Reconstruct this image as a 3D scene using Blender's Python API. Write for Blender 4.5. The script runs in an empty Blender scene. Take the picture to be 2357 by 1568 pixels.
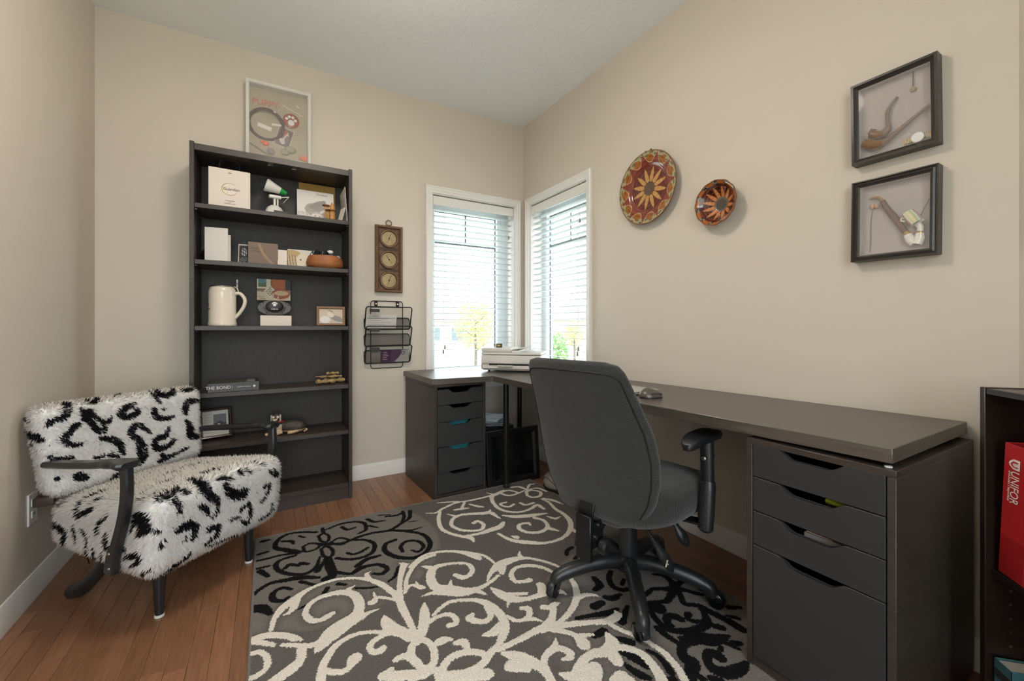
import bpy, bmesh, math, random
import numpy as np
from mathutils import Vector, Matrix
from mathutils.bvhtree import BVHTree
from mathutils.kdtree import KDTree
random.seed(7)
rng = np.random.default_rng(7)
S = bpy.context.scene
COL = S.collection
R = math.radians
PI = math.pi

# ---------------------------------------------------------------- camera
CAM = np.array([-1.8737, -3.0095, 1.0485])
YAW = R(30.3826)
FPX, CXP, HOR = 959.626, 1178.5, 753.92          # focal length and horizon in photo pixels (2357 x 1568)
cd = bpy.data.cameras.new('camera')
cd.sensor_fit = 'HORIZONTAL'
cd.sensor_width = 36.0
cd.lens = FPX / 2357 * 36.0
cd.shift_y = -(784 - HOR) / 2357
cd.clip_start = 0.02
co = bpy.data.objects.new('camera', cd)
COL.objects.link(co)
co.location = CAM
co.rotation_euler = (PI / 2, 0, -YAW)
S.camera = co

# ---------------------------------------------------------------- sky, light, exposure
w = bpy.data.worlds.new('overcast_sky')
S.world = w
w.use_nodes = True
wn = w.node_tree
bgn = wn.nodes['Background']
bgn.inputs['Color'].default_value = (0.86, 0.94, 1.0, 1)
bgn.inputs['Strength'].default_value = 4.7
S.view_settings.view_transform = 'Standard'
S.view_settings.look = 'None'
S.view_settings.gamma = 1
S.view_settings.use_curve_mapping = False
S.view_settings.exposure = 0.75
LAMP_W = 27.0
HALL_W = 32.0

def portal(name, loc, rot, sx, sy):
    ld = bpy.data.lights.new(name, 'AREA')
    ld.shape = 'RECTANGLE'
    ld.size, ld.size_y = sx, sy
    ld.cycles.is_portal = True
    o = bpy.data.objects.new(name, ld)
    COL.objects.link(o)
    o.location = loc
    o.rotation_euler = rot
portal('sky_portal', (-0.45, 0.2, 1.33), (-PI / 2, 0, 0), 0.76, 1.4)
portal('sky_portal', (0.2, -0.46, 1.33), (PI / 2, 0, PI / 2), 0.76, 1.4)
portal('sky_portal', (-1.98, -4.19, 1.33), (PI / 2, 0, 0), 1.27, 2.46)

# ---------------------------------------------------------------- pixel -> place
FWD = np.array([math.sin(YAW), math.cos(YAW), 0.0])
RGT = np.array([math.cos(YAW), -math.sin(YAW), 0.0])
def ray(u, v):
    return FWD + RGT * (u - CXP) / FPX + np.array([0, 0, 1.0]) * (HOR - v) / FPX
def onplane(u, v, ax, val):
    d = ray(u, v)
    return CAM + d * ((val - CAM[ax]) / d[ax])
def fl(u, v, z=0.0): return onplane(u, v, 2, z)      # on a level surface
def wa(u, v, y=0.0): return onplane(u, v, 1, y)      # on a plane parallel to the window-and-bookcase wall
def wb(u, v, x=0.0): return onplane(u, v, 0, x)      # on a plane parallel to the desk wall

# ---------------------------------------------------------------- materials
def lin(c):
    return c / 12.92 if c <= 0.04045 else ((c + 0.055) / 1.055) ** 2.4
def hx(h):
    return tuple(lin(((h >> s) & 255) / 255) for s in (16, 8, 0))
def mt(name, col, rough=0.5, metal=0.0, spec=0.5, noise=None, bump=None, coat=0.0, sheen=0.0, rand=0.0, trans=0.0, col2=None):
    m = bpy.data.materials.new(name)
    m.use_nodes = True
    nt = m.node_tree
    b = nt.nodes['Principled BSDF']
    c = hx(col) if isinstance(col, int) else col
    b.inputs['Base Color'].default_value = (*c, 1)
    b.inputs['Roughness'].default_value = rough
    b.inputs['Metallic'].default_value = metal
    b.inputs['Specular IOR Level'].default_value = spec
    b.inputs['Coat Weight'].default_value = coat
    b.inputs['Sheen Weight'].default_value = sheen
    b.inputs['Transmission Weight'].default_value = trans
    tc = None
    def coords(sc):
        nonlocal tc
        if tc is None: tc = nt.nodes.new('ShaderNodeTexCoord')
        mp = nt.nodes.new('ShaderNodeMapping')
        mp.inputs['Scale'].default_value = sc
        nt.links.new(tc.outputs['Object'], mp.inputs['Vector'])
        return mp.outputs['Vector']
    colout = None
    if noise:
        scale, amt, sc = noise
        n = nt.nodes.new('ShaderNodeTexNoise')
        n.inputs['Scale'].default_value = scale
        n.inputs['Detail'].default_value = 5
        nt.links.new(coords(sc), n.inputs['Vector'])
        mx = nt.nodes.new('ShaderNodeMix'); mx.data_type = 'RGBA'
        lo = tuple(x * (1 - amt) for x in c) if col2 is None else (hx(col2) if isinstance(col2, int) else col2)
        hi = tuple(min(1, x * (1 + amt)) for x in c)
        mx.inputs[6].default_value = (*lo, 1); mx.inputs[7].default_value = (*hi, 1)
        rp = nt.nodes.new('ShaderNodeMapRange')
        rp.inputs['From Min'].default_value = 0.3; rp.inputs['From Max'].default_value = 0.7
        nt.links.new(n.outputs['Fac'], rp.inputs['Value'])
        nt.links.new(rp.outputs['Result'], mx.inputs[0])
        colout = mx.outputs[2]
    if rand:
        oi = nt.nodes.new('ShaderNodeObjectInfo')
        mr = nt.nodes.new('ShaderNodeMapRange')
        mr.inputs['To Min'].default_value = 1 - rand; mr.inputs['To Max'].default_value = 1 + rand
        nt.links.new(oi.outputs['Random'], mr.inputs['Value'])
        ml = nt.nodes.new('ShaderNodeVectorMath'); ml.operation = 'SCALE'
        if colout: nt.links.new(colout, ml.inputs[0])
        else: ml.inputs[0].default_value = c
        nt.links.new(mr.outputs['Result'], ml.inputs['Scale'])
        colout = ml.outputs['Vector']
    if colout: nt.links.new(colout, b.inputs['Base Color'])
    if bump:
        scale, st, sc = bump
        n = nt.nodes.new('ShaderNodeTexNoise')
        n.inputs['Scale'].default_value = scale; n.inputs['Detail'].default_value = 4
        nt.links.new(coords(sc), n.inputs['Vector'])
        bp = nt.nodes.new('ShaderNodeBump')
        bp.inputs['Strength'].default_value = st; bp.inputs['Distance'].default_value = 0.004
        nt.links.new(n.outputs['Fac'], bp.inputs['Height'])
        nt.links.new(bp.outputs['Normal'], b.inputs['Normal'])
    return m
def vcol_mat(name, rough=0.5, coat=0.0, spec=0.5):
    m = mt(name, (0.5, 0.5, 0.5), rough, coat=coat, spec=spec)
    a = m.node_tree.nodes.new('ShaderNodeAttribute'); a.attribute_name = 'Col'
    m.node_tree.links.new(a.outputs['Color'], m.node_tree.nodes['Principled BSDF'].inputs['Base Color'])
    return m
def emit_mat(name, col, st):
    m = bpy.data.materials.new(name); m.use_nodes = True
    nt = m.node_tree; nt.nodes.clear()
    e = nt.nodes.new('ShaderNodeEmission'); o = nt.nodes.new('ShaderNodeOutputMaterial')
    e.inputs[0].default_value = (*col, 1); e.inputs[1].default_value = st
    nt.links.new(e.outputs[0], o.inputs[0])
    return m
def seethrough(name, col, fac, rough=0.05, metal=0.0, tint=(1, 1, 1)):
    """part opaque, part clear: window panes, picture glass, wire mesh"""
    m = bpy.data.materials.new(name); m.use_nodes = True
    nt = m.node_tree; b = nt.nodes['Principled BSDF']; o = nt.nodes['Material Output']
    b.inputs['Base Color'].default_value = (*col, 1); b.inputs['Roughness'].default_value = rough
    b.inputs['Metallic'].default_value = metal
    t = nt.nodes.new('ShaderNodeBsdfTransparent'); t.inputs[0].default_value = (*tint, 1)
    x = nt.nodes.new('ShaderNodeMixShader'); x.inputs[0].default_value = fac
    nt.links.new(t.outputs[0], x.inputs[1]); nt.links.new(b.outputs[0], x.inputs[2]); nt.links.new(x.outputs[0], o.inputs[0])
    return m
G = (1, 1, 1)
M = {}
M['wall'] = mt('greige_wall_paint', 0xD0C6B8, 0.62, spec=0.3, bump=(160, 0.05, G))
M['ceil'] = mt('textured_ceiling_paint', 0xF3F5F6, 0.9, spec=0.15, bump=(34, 0.55, G))
M['trim'] = mt('white_trim_paint', 0xE4E0DA, 0.35)
M['vinyl'] = mt('white_window_vinyl', 0xE3E8EA, 0.3)
M['slat'] = mt('white_blind_slat', 0xC2C8C7, 0.45)
M['cord'] = mt('blind_cord', 0xC9CCC8, 0.8)
M['gasket'] = mt('dark_window_gasket', 0x5A6468, 0.5)
M['pane'] = seethrough('window_glass', (0.9, 0.95, 0.95), 0.05, 0.02)
M['pglass'] = seethrough('picture_glass', (0.8, 0.8, 0.8), 0.07, 0.04)
M['meshwire'] = seethrough('black_wire_mesh', (0.02, 0.02, 0.021), 0.42, 0.5, 0.5)
M['plank'] = mt('stained_maple_plank', 0x8A6146, 0.28, noise=(7, 0.22, (14, 1.2, 1)), rand=0.16, bump=(40, 0.04, (10, 1, 1)))
M['gap'] = mt('floor_joint', 0x5A4638, 0.8)
M['bb'] = mt('black_brown_wood', 0x3A332D, 0.42, noise=(9, 0.22, (1.5, 1.5, 18)), bump=(30, 0.06, (2, 2, 20)))
M['bbx'] = mt('black_brown_wood_grain_across', 0x3A322C, 0.40, noise=(9, 0.25, (1.5, 22, 22)), bump=(30, 0.06, (2, 22, 22)))
M['bby'] = mt('black_brown_tabletop', 0x4A433B, 0.34, spec=0.5, noise=(8, 0.28, (26, 1.4, 20)), bump=(26, 0.06, (24, 2, 20)))
M['bby'].node_tree.nodes['Principled BSDF'].inputs['IOR'].default_value = 1.9
M['bback'] = mt('black_brown_backboard', 0x37322E, 0.55, noise=(8, 0.14, (18, 1, 2)))
M['esp'] = mt('espresso_laminate', 0x241A16, 0.3, noise=(9, 0.2, (2, 2, 16)))
M['blackdr'] = mt('black_drawer_front', 0x2E2E2F, 0.5, bump=(60, 0.03, (8, 8, 1)))
M['blk'] = mt('black_plastic', 0x1B1C1D, 0.42)
M['blkm'] = mt('black_powder_coated_metal', 0x191A1B, 0.35, metal=0.3)
M['blkg'] = mt('gloss_black_plastic', 0x0D0F10, 0.16)
M['fabric'] = None
M['chrome'] = mt('chrome', 0xC8C8C8, 0.2, metal=1)
M['steel'] = mt('brushed_steel', 0x9C9890, 0.35, metal=1)
M['white'] = mt('white_paper', 0xE2DDD6, 0.7)
M['whitep'] = mt('white_plastic', 0xDEDCD6, 0.35)
M['cream'] = mt('cream_paper', 0xE3D7CB, 0.7)
M['greyp'] = mt('grey_plastic', 0x8C8680, 0.5)
M['black'] = mt('black_ink', 0x15120F, 0.6)
M['gold'] = mt('gold_foil', 0xC8A258, 0.3, metal=0.8)
M['brown'] = mt('brown_box_card', 0x7A6657, 0.55)
M['wood'] = mt('mid_brown_wood', 0x8A6448, 0.5, noise=(12, 0.25, (2, 2, 14)))
M['woodlt'] = mt('pale_carved_wood', 0xC08A48, 0.5, noise=(14, 0.2, (2, 2, 14)))
M['wooddk'] = mt('dark_turned_wood', 0x7A4524, 0.5)
M['walnut'] = mt('walnut_instrument_case', 0x6E5038, 0.4, noise=(10, 0.25, (3, 3, 18)))
M['brass'] = mt('brass_dial', 0xB3A27C, 0.35, metal=0.6, noise=(30, 0.1, G))
M['darkbrass'] = mt('antique_brass', 0x6E5F48, 0.4, metal=0.9)
M['frameblk'] = mt('dark_frame_wood', 0x35302B, 0.35, noise=(9, 0.15, (2, 12, 2)))
M['linen'] = mt('grey_linen_backing', 0xB4A8A2, 0.9, bump=(220, 0.15, G))
M['kraft'] = mt('kraft_backing', 0xB1A48E, 0.9, noise=(5, 0.07, G))
M['pipe'] = mt('briar_pipe_wood', 0x7C614E, 0.38, noise=(12, 0.25, G))
M['porc'] = mt('glazed_porcelain', 0xE6DFD3, 0.15, coat=0.5)
M['stein'] = mt('glazed_stoneware', 0xDDD2C2, 0.16, coat=0.4)
M['terra'] = mt('terracotta', 0x9C6038, 0.6, noise=(14, 0.25, G))
M['leather'] = mt('dark_leather', 0x4A342A, 0.5)
M['red'] = mt('red_vinyl', 0xB4252A, 0.3)
M['redr'] = mt('red_ribbon', 0xB02A2C, 0.5)
M['teal'] = mt('teal_book_cloth', 0x3F6C72, 0.6)
M['tealp'] = mt('teal_folder', 0x3E98A0, 0.5)
M['tan'] = mt('tan_envelope', 0xB08A4A, 0.8)
M['green'] = mt('green_plastic', 0x2C9A4A, 0.35)
M['orange'] = mt('orange_felt', 0xE07A4E, 0.8)
M['pink'] = mt('dusty_pink_foam', 0xC07E66, 0.8)
M['drift'] = mt('driftwood', 0xA08458, 0.85, noise=(25, 0.3, (1, 1, 6)))
M['silver'] = mt('silver_laptop_lid', 0xC9C8C6, 0.3, metal=0.6)
M['dgrey'] = mt('dark_grey_plastic', 0x3C3B3A, 0.4)
M['purple'] = mt('purple_print', 0x4A2A48, 0.5)
M['paperg'] = mt('printed_paper', 0xB9B6B0, 0.7)
M['ink'] = mt('grey_ink', 0x6F6C68, 0.8)
M['stone'] = mt('pale_stone', 0xE8E5E0, 0.4)
M['vc'] = vcol_mat('printed_colours', 0.55)
M['vcg'] = vcol_mat('painted_glaze', 0.13, coat=0.5)
M['fur'] = vcol_mat('faux_fur_fibre', 0.75, spec=0.2)
nt = M['fur'].node_tree
tl = nt.nodes.new('ShaderNodeBsdfTranslucent'); ms = nt.nodes.new('ShaderNodeMixShader'); ms.inputs[0].default_value = 0.3
nt.links.new(nt.nodes['Attribute'].outputs['Color'], tl.inputs['Color']); nt.links.new(nt.nodes['Principled BSDF'].outputs[0], ms.inputs[1]); nt.links.new(tl.outputs[0], ms.inputs[2]); nt.links.new(ms.outputs[0], nt.nodes['Material Output'].inputs[0])
M['furbase'] = vcol_mat('faux_fur_backing', 0.95, spec=0.1)

# ---------------------------------------------------------------- mesh builder
class MB:
    def __init__(s, xf=None):
        s.bm = bmesh.new(); s.xf = xf
    def _t(s, vs, m):
        if m is not None: bmesh.ops.transform(s.bm, matrix=m, verts=vs)
    def box(s, x0, x1, y0, y1, z0, z1, bev=0.0, m=None, seg=1):
        r = bmesh.ops.create_cube(s.bm, size=1.0)
        vs = r['verts']
        for v in vs:
            v.co = Vector(((x0 + x1) / 2 + v.co.x * (x1 - x0), (y0 + y1) / 2 + v.co.y * (y1 - y0), (z0 + z1) / 2 + v.co.z * (z1 - z0)))
        if bev:
            es = list({e for v in vs for e in v.link_edges})
            q = bmesh.ops.bevel(s.bm, geom=es, offset=bev, segments=seg, affect='EDGES', profile=0.5)
            vs = list({v for f in q['faces'] for v in f.verts} | {v for v in vs if v.is_valid})
        s._t(vs, m)
        return s
    def tube(s, pts, r, n=10, closed=False, m=None, sq=(1, 1), up=None, caps=True):
        P = [Vector(p) for p in pts]; k = len(P)
        rr = r if isinstance(r, (list, tuple)) else [r] * k
        rings = []; prev = None
        for i in range(k):
            if closed: t = P[(i + 1) % k] - P[i - 1]
            else: t = P[min(i + 1, k - 1)] - P[max(i - 1, 0)]
            t.normalize()
            if prev is None:
                a = Vector(up) if up else (Vector((0, 0, 1)) if abs(t.z) < 0.9 else Vector((1, 0, 0)))
            else: a = prev
            a = a - t * a.dot(t)
            if a.length < 1e-6: a = t.orthogonal()
            a.normalize(); prev = a
            b = t.cross(a)
            rings.append([s.bm.verts.new(P[i] + a * (rr[i] * sq[1] * math.sin(2 * PI * j / n)) + b * (rr[i] * sq[0] * math.cos(2 * PI * j / n))) for j in range(n)])
        for i in range(k if closed else k - 1):
            A_, B_ = rings[i], rings[(i + 1) % k]
            for j in range(n):
                s.bm.faces.new((A_[j], A_[(j + 1) % n], B_[(j + 1) % n], B_[j]))
        if caps and not closed:
            s.bm.faces.new(rings[0][::-1]); s.bm.faces.new(rings[-1])
        s._t([v for q in rings for v in q], m)
        return s
    def bar(s, pts, w, h, m=None, up=(0, 0, 1), bev=0.12):
        """rectangular section swept along a path; w across, h along `up`; lists allowed"""
        P = [Vector(p) for p in pts]; k = len(P)
        ww = w if isinstance(w, (list, tuple)) else [w] * k
        hh = h if isinstance(h, (list, tuple)) else [h] * k
        rings = []
        for i in range(k):
            t = (P[min(i + 1, k - 1)] - P[max(i - 1, 0)]).normalized()
            u = Vector(up); u = (u - t * u.dot(t)).normalized(); b = t.cross(u)
            x, y = ww[i] / 2, hh[i] / 2; c = min(x, y) * 2 * bev
            o = [(x - c, y), (-x + c, y), (-x, y - c), (-x, -y + c), (-x + c, -y), (x - c, -y), (x, -y + c), (x, y - c)]
            rings.append([s.bm.verts.new(P[i] + b * p + u * q) for p, q in o])
        for i in range(k - 1):
            for j in range(8):
                s.bm.faces.new((rings[i][j], rings[i][(j + 1) % 8], rings[i + 1][(j + 1) % 8], rings[i + 1][j]))
        s.bm.faces.new(rings[0][::-1]); s.bm.faces.new(rings[-1])
        s._t([v for q in rings for v in q], m)
        return s
    def lathe(s, prof, n=32, m=None, cap=True):
        rings = []
        for r_, z in prof:
            rings.append([s.bm.verts.new((r_ * math.cos(2 * PI * j / n), r_ * math.sin(2 * PI * j / n), z)) for j in range(n)])
        for i in range(len(prof) - 1):
            for j in range(n):
                s.bm.faces.new((rings[i][j], rings[i][(j + 1) % n], rings[i + 1][(j + 1) % n], rings[i + 1][j]))
        if cap:
            s.bm.faces.new(rings[0][::-1]); s.bm.faces.new(rings[-1])
        s._t([v for q in rings for v in q], m)
        return s
    def cyl(s, p, q, r, n=16, r2=None):
        return s.tube([p, q], [r, r if r2 is None else r2], n)
    def prism(s, poly, z0, z1, m=None, bev=0.0):
        a = [s.bm.verts.new((x, y, z0)) for x, y in poly]; b = [s.bm.verts.new((x, y, z1)) for x, y in poly]
        n = len(poly); fs = [s.bm.faces.new(a[::-1]), s.bm.faces.new(b)]
        for i in range(n): fs.append(s.bm.faces.new((a[i], a[(i + 1) % n], b[(i + 1) % n], b[i])))
        vs = a + b
        if bev:
            es = list(set(fs[0].edges) | set(fs[1].edges))
            q = bmesh.ops.bevel(s.bm, geom=es, offset=bev, segments=1, affect='EDGES', profile=0.5)
            vs = list({v for f in q['faces'] for v in f.verts} | {v for v in vs if v.is_valid})
        s._t(vs, m)
        return s
    def sphere(s, c, r, nu=16, nv=10, m=None):
        r = r if isinstance(r, (list, tuple)) else (r, r, r)
        q = bmesh.ops.create_uvsphere(s.bm, u_segments=nu, v_segments=nv, radius=1.0)
        for v in q['verts']: v.co = Vector((c[0] + v.co.x * r[0], c[1] + v.co.y * r[1], c[2] + v.co.z * r[2]))
        s._t(q['verts'], m)
        return s
    def grid(s, fn, nu, nv, cu=False, cv=False):
        V = [[s.bm.verts.new(fn(i, j)) for j in range(nv)] for i in range(nu)]
        for i in range(nu if cu else nu - 1):
            for j in range(nv if cv else nv - 1):
                s.bm.faces.new((V[i][j], V[(i + 1) % nu][j], V[(i + 1) % nu][(j + 1) % nv], V[i][(j + 1) % nv]))
        return V
    def rbox(s, sx, sy, sz, rad, n=8, c=(0, 0, 0), warp=None, m=None):
        """soft rounded block of half sizes sx, sy, sz"""
        before = set(s.bm.verts)
        q = bmesh.ops.create_cube(s.bm, size=2.0)
        es = list({e for v in q['verts'] for e in v.link_edges})
        bmesh.ops.subdivide_edges(s.bm, edges=es, cuts=n, use_grid_fill=True)
        vs = [v for v in s.bm.verts if v not in before]
        for v in vs:
            p = Vector((v.co.x * sx, v.co.y * sy, v.co.z * sz))
            k = Vector((max(-sx + rad, min(sx - rad, p.x)), max(-sy + rad, min(sy - rad, p.y)), max(-sz + rad, min(sz - rad, p.z))))
            e = p - k
            if e.length > 1e-9: p = k + e.normalized() * rad
            if warp: p = Vector(warp(p))
            v.co = p + Vector(c)
        s._t(vs, m)
        return s
    def build(s, name, mat, parent=None, smooth=True, ang=38):
        bmesh.ops.recalc_face_normals(s.bm, faces=s.bm.faces)
        if s.xf is not None: bmesh.ops.transform(s.bm, matrix=s.xf, verts=s.bm.verts)
        me = bpy.data.meshes.new(name); s.bm.to_mesh(me); s.bm.free()
        return link(name, me, mat, parent, smooth, ang)
def link(name, me, mat, parent=None, smooth=True, ang=38):
    if smooth and len(me.polygons):
        me.polygons.foreach_set('use_smooth', [True] * len(me.polygons))
        me.set_sharp_from_angle(angle=R(ang))
    me.materials.append(M[mat] if isinstance(mat, str) else mat)
    o = bpy.data.objects.new(name, me); COL.objects.link(o)
    if parent is not None: o.parent = parent
    return o
def tag(o, label=None, cat=None, group=None, kind=None):
    if label: o['label'] = label
    if cat: o['category'] = cat
    if group: o['group'] = group
    if kind: o['kind'] = kind
    return o
def thing(name, label, cat, loc=(0, 0, 0), rz=0.0, group=None):
    o = bpy.data.objects.new(name, None); COL.objects.link(o)
    o.empty_display_size = 0.05
    o.location = loc; o.rotation_euler = (0, 0, rz)
    return tag(o, label, cat, group)
def struct(o): return tag(o, kind='structure')
def bxp(name, mat, parent, x0, x1, y0, y1, z0, z1, bev=0.0015, m=None):
    return MB().box(x0, x1, y0, y1, z0, z1, bev, m).build(name, mat, parent)
def text(name, body, size, mat, parent, m, ext=0.0002, shear=0.0, sx=1.0, space=1.0, bold=0.0):
    cu = bpy.data.curves.new(name, 'FONT'); cu.body = body; cu.size = size; cu.extrude = ext
    cu.align_x = 'CENTER'; cu.align_y = 'CENTER'; cu.shear = shear; cu.space_character = space; cu.resolution_u = 3; cu.offset = bold
    t = bpy.data.objects.new(name, cu); COL.objects.link(t)
    me = bpy.data.meshes.new_from_object(t)
    bpy.data.objects.remove(t); bpy.data.curves.remove(cu)
    me.transform(m @ Matrix.Diagonal((sx, 1, 1, 1)))
    me.name = name
    me.materials.clear()
    return link(name, me, mat, parent, False)
def painted(name, nu, nv, pos, colf, parent, mat='vc', cu=False):
    """sheet whose printed colours are stored on its vertices; pos(u,v), colf(u,v) with u,v in 0..1"""
    vs = []; cs = []
    for i in range(nu):
        for j in range(nv):
            u = i / (nu if cu else nu - 1); v = j / (nv - 1)
            vs.append(tuple(pos(u, v))); c = colf(u, v); cs += [*(hx(c) if isinstance(c, int) else c), 1.0]
    fs = []
    for i in range(nu if cu else nu - 1):
        for j in range(nv - 1):
            a, b = i * nv + j, ((i + 1) % nu) * nv + j
            fs.append((a, b, b + 1, a + 1))
    me = bpy.data.meshes.new(name); me.from_pydata(vs, [], fs)
    ca = me.color_attributes.new('Col', 'FLOAT_COLOR', 'POINT'); ca.data.foreach_set('color', cs)
    return link(name, me, mat, parent, True, 60)
def T(x=0, y=0, z=0, rx=0, ry=0, rz=0):
    return Matrix.Translation((x, y, z)) @ Matrix.Rotation(rz, 4, 'Z') @ Matrix.Rotation(ry, 4, 'Y') @ Matrix.Rotation(rx, 4, 'X')
def catmull(pts, per=6):
    P = [np.array(p, float) for p in pts]
    if len(P) < 3: 
        return [P[0] + (P[-1] - P[0]) * t for t in np.linspace(0, 1, per + 1)] if len(P) == 2 else P
    Q = [2 * P[0] - P[1]] + P + [2 * P[-1] - P[-2]]
    out = []
    for i in range(1, len(Q) - 2):
        for k in range(per):
            t = k / per
            out.append(0.5 * (2 * Q[i] + (Q[i + 1] - Q[i - 1]) * t + (2 * Q[i - 1] - 5 * Q[i] + 4 * Q[i + 1] - Q[i + 2]) * t * t + (3 * Q[i] - Q[i - 1] - 3 * Q[i + 1] + Q[i + 2]) * t ** 3))
    return out + [P[-1]]
def ell(x, y, cx, cy, rx, ry, a=0.0):
    dx, dy = x - cx, y - cy; c, s_ = math.cos(a), math.sin(a)
    return ((dx * c + dy * s_) / rx) ** 2 + ((-dx * s_ + dy * c) / ry) ** 2 < 1
# ================================================================ the setting
XL, YB, H = -2.66, -4.0, 2.742
def ring(mb, w, h, prof, m=None, off=(0, 0)):
    """mitred rectangular moulding in the XY plane: prof = [(inset from outer edge, height)], a closed profile"""
    rs = []
    for d, z in prof:
        x, y = w / 2 - d, h / 2 - d
        rs.append([mb.bm.verts.new((off[0] + a, off[1] + b, z)) for a, b in ((-x, -y), (x, -y), (x, y), (-x, y))])
    k = len(prof)
    for i in range(k):
        for j in range(4):
            mb.bm.faces.new((rs[i][j], rs[i][(j + 1) % 4], rs[(i + 1) % k][(j + 1) % 4], rs[(i + 1) % k][j]))
    mb._t([v for r_ in rs for v in r_], m)
    return mb
def wall_holes(name, boxes):
    mb = MB()
    for b in boxes: mb.box(*b)
    return struct(mb.build(name, 'wall', None, False))
AX0, AX1, BY0, BY1, WZ0, WZ1 = -0.805, -0.085, -0.112, -0.82, 0.62, 2.06
TH = 0.2
wall_holes('wall_back', [(XL - TH, AX0, 0, TH, 0, H), (AX1, TH, 0, TH, 0, H), (AX0, AX1, 0, TH, 0, WZ0), (AX0, AX1, 0, TH, WZ1, H)])
wall_holes('wall_right', [(0, TH, BY0, 0, 0, H), (0, TH, -2.711, BY1, 0, H), (0, TH, BY1, BY0, 0, WZ0), (0, TH, BY1, BY0, WZ1, H)])
wall_holes('wall_left', [(XL - TH, XL, YB, 0, 0, H)])
wall_holes('wall_front', [(XL - TH, -2.62, YB - TH, YB, 0, H), (-1.34, -1.289, YB - TH, YB, 0, H), (-2.62, -1.34, YB - TH, YB, 0, 0.1), (-2.62, -1.34, YB - TH, YB, 2.56, H)])
mb = MB()
mb.prism([(0, -2.711), (-1.289, -4.0), (-1.289, -4.2), (-1.147, -4.142), (0.2, -2.79), (0.2, -2.711)], 0, H)
struct(mb.build('wall_entry', 'wall', None, False))
struct(MB().box(XL - TH, TH, YB - TH, TH, H, H + 0.1).build('ceiling', 'ceil', None, False))
flo = struct(MB().box(XL, 0, YB, 0, -0.1, -0.012).build('floor', 'gap', None, False))
# hardwood strips, each board its own piece
PW = 0.0572
pm = {}
def plank(x, y0, y1):
    L = round(y1 - y0, 2)
    if L not in pm:
        me_o = MB().box(0, PW - 0.0006, 0, L - 0.0006, -0.014, 0, 0.0007).build('plank', 'plank', flo)
        pm[L] = me_o.data; o = me_o
    else:
        o = bpy.data.objects.new('plank', pm[L]); COL.objects.link(o); o.parent = flo
    o.location = (x, y0, 0)
nst = int(2.66 / PW) + 1
for i in range(nst):
    x = XL + i * PW
    if x > -0.004: break
    y = YB - random.random() * 0.6
    while y < 0:
        L = round(random.uniform(0.55, 1.35), 1)
        y1 = y + L
        a, b = max(y, YB), min(y1, -0.002)
        if b - a > 0.03: plank(x, a, b)
        y = y1
# baseboards
BBP = [(0, 0), (0.013, 0), (0.013, 0.062), (0.0105, 0.068), (0.0105, 0.078), (0.007, 0.088), (0.004, 0.098), (0, 0.1)]
def baseboard(name, p, q):
    """p to q along the wall foot; the board stands on the left-hand side seen from p to q"""
    d = (Vector(q) - Vector(p)); L = d.length; a = math.atan2(d.y, d.x)
    m = Matrix.Translation((p[0], p[1], 0)) @ Matrix.Rotation(a, 4, 'Z') @ Matrix(((0, 0, 1, 0), (1, 0, 0, 0), (0, 1, 0, 0), (0, 0, 0, 1)))
    return struct(MB().prism(BBP, 0, L, m).build(name, 'trim', None))
baseboard('baseboard_back', (0, -0.0004), (XL, -0.0004))
bmir = baseboard('baseboard_right', (-0.0004, -2.711), (-0.0004, 0))
baseboard('baseboard_left', (XL + 0.0004, 0), (XL + 0.0004, YB))
baseboard('baseboard_entry', (-1.289, -4.0), (-0.0, -2.7106))

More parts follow.
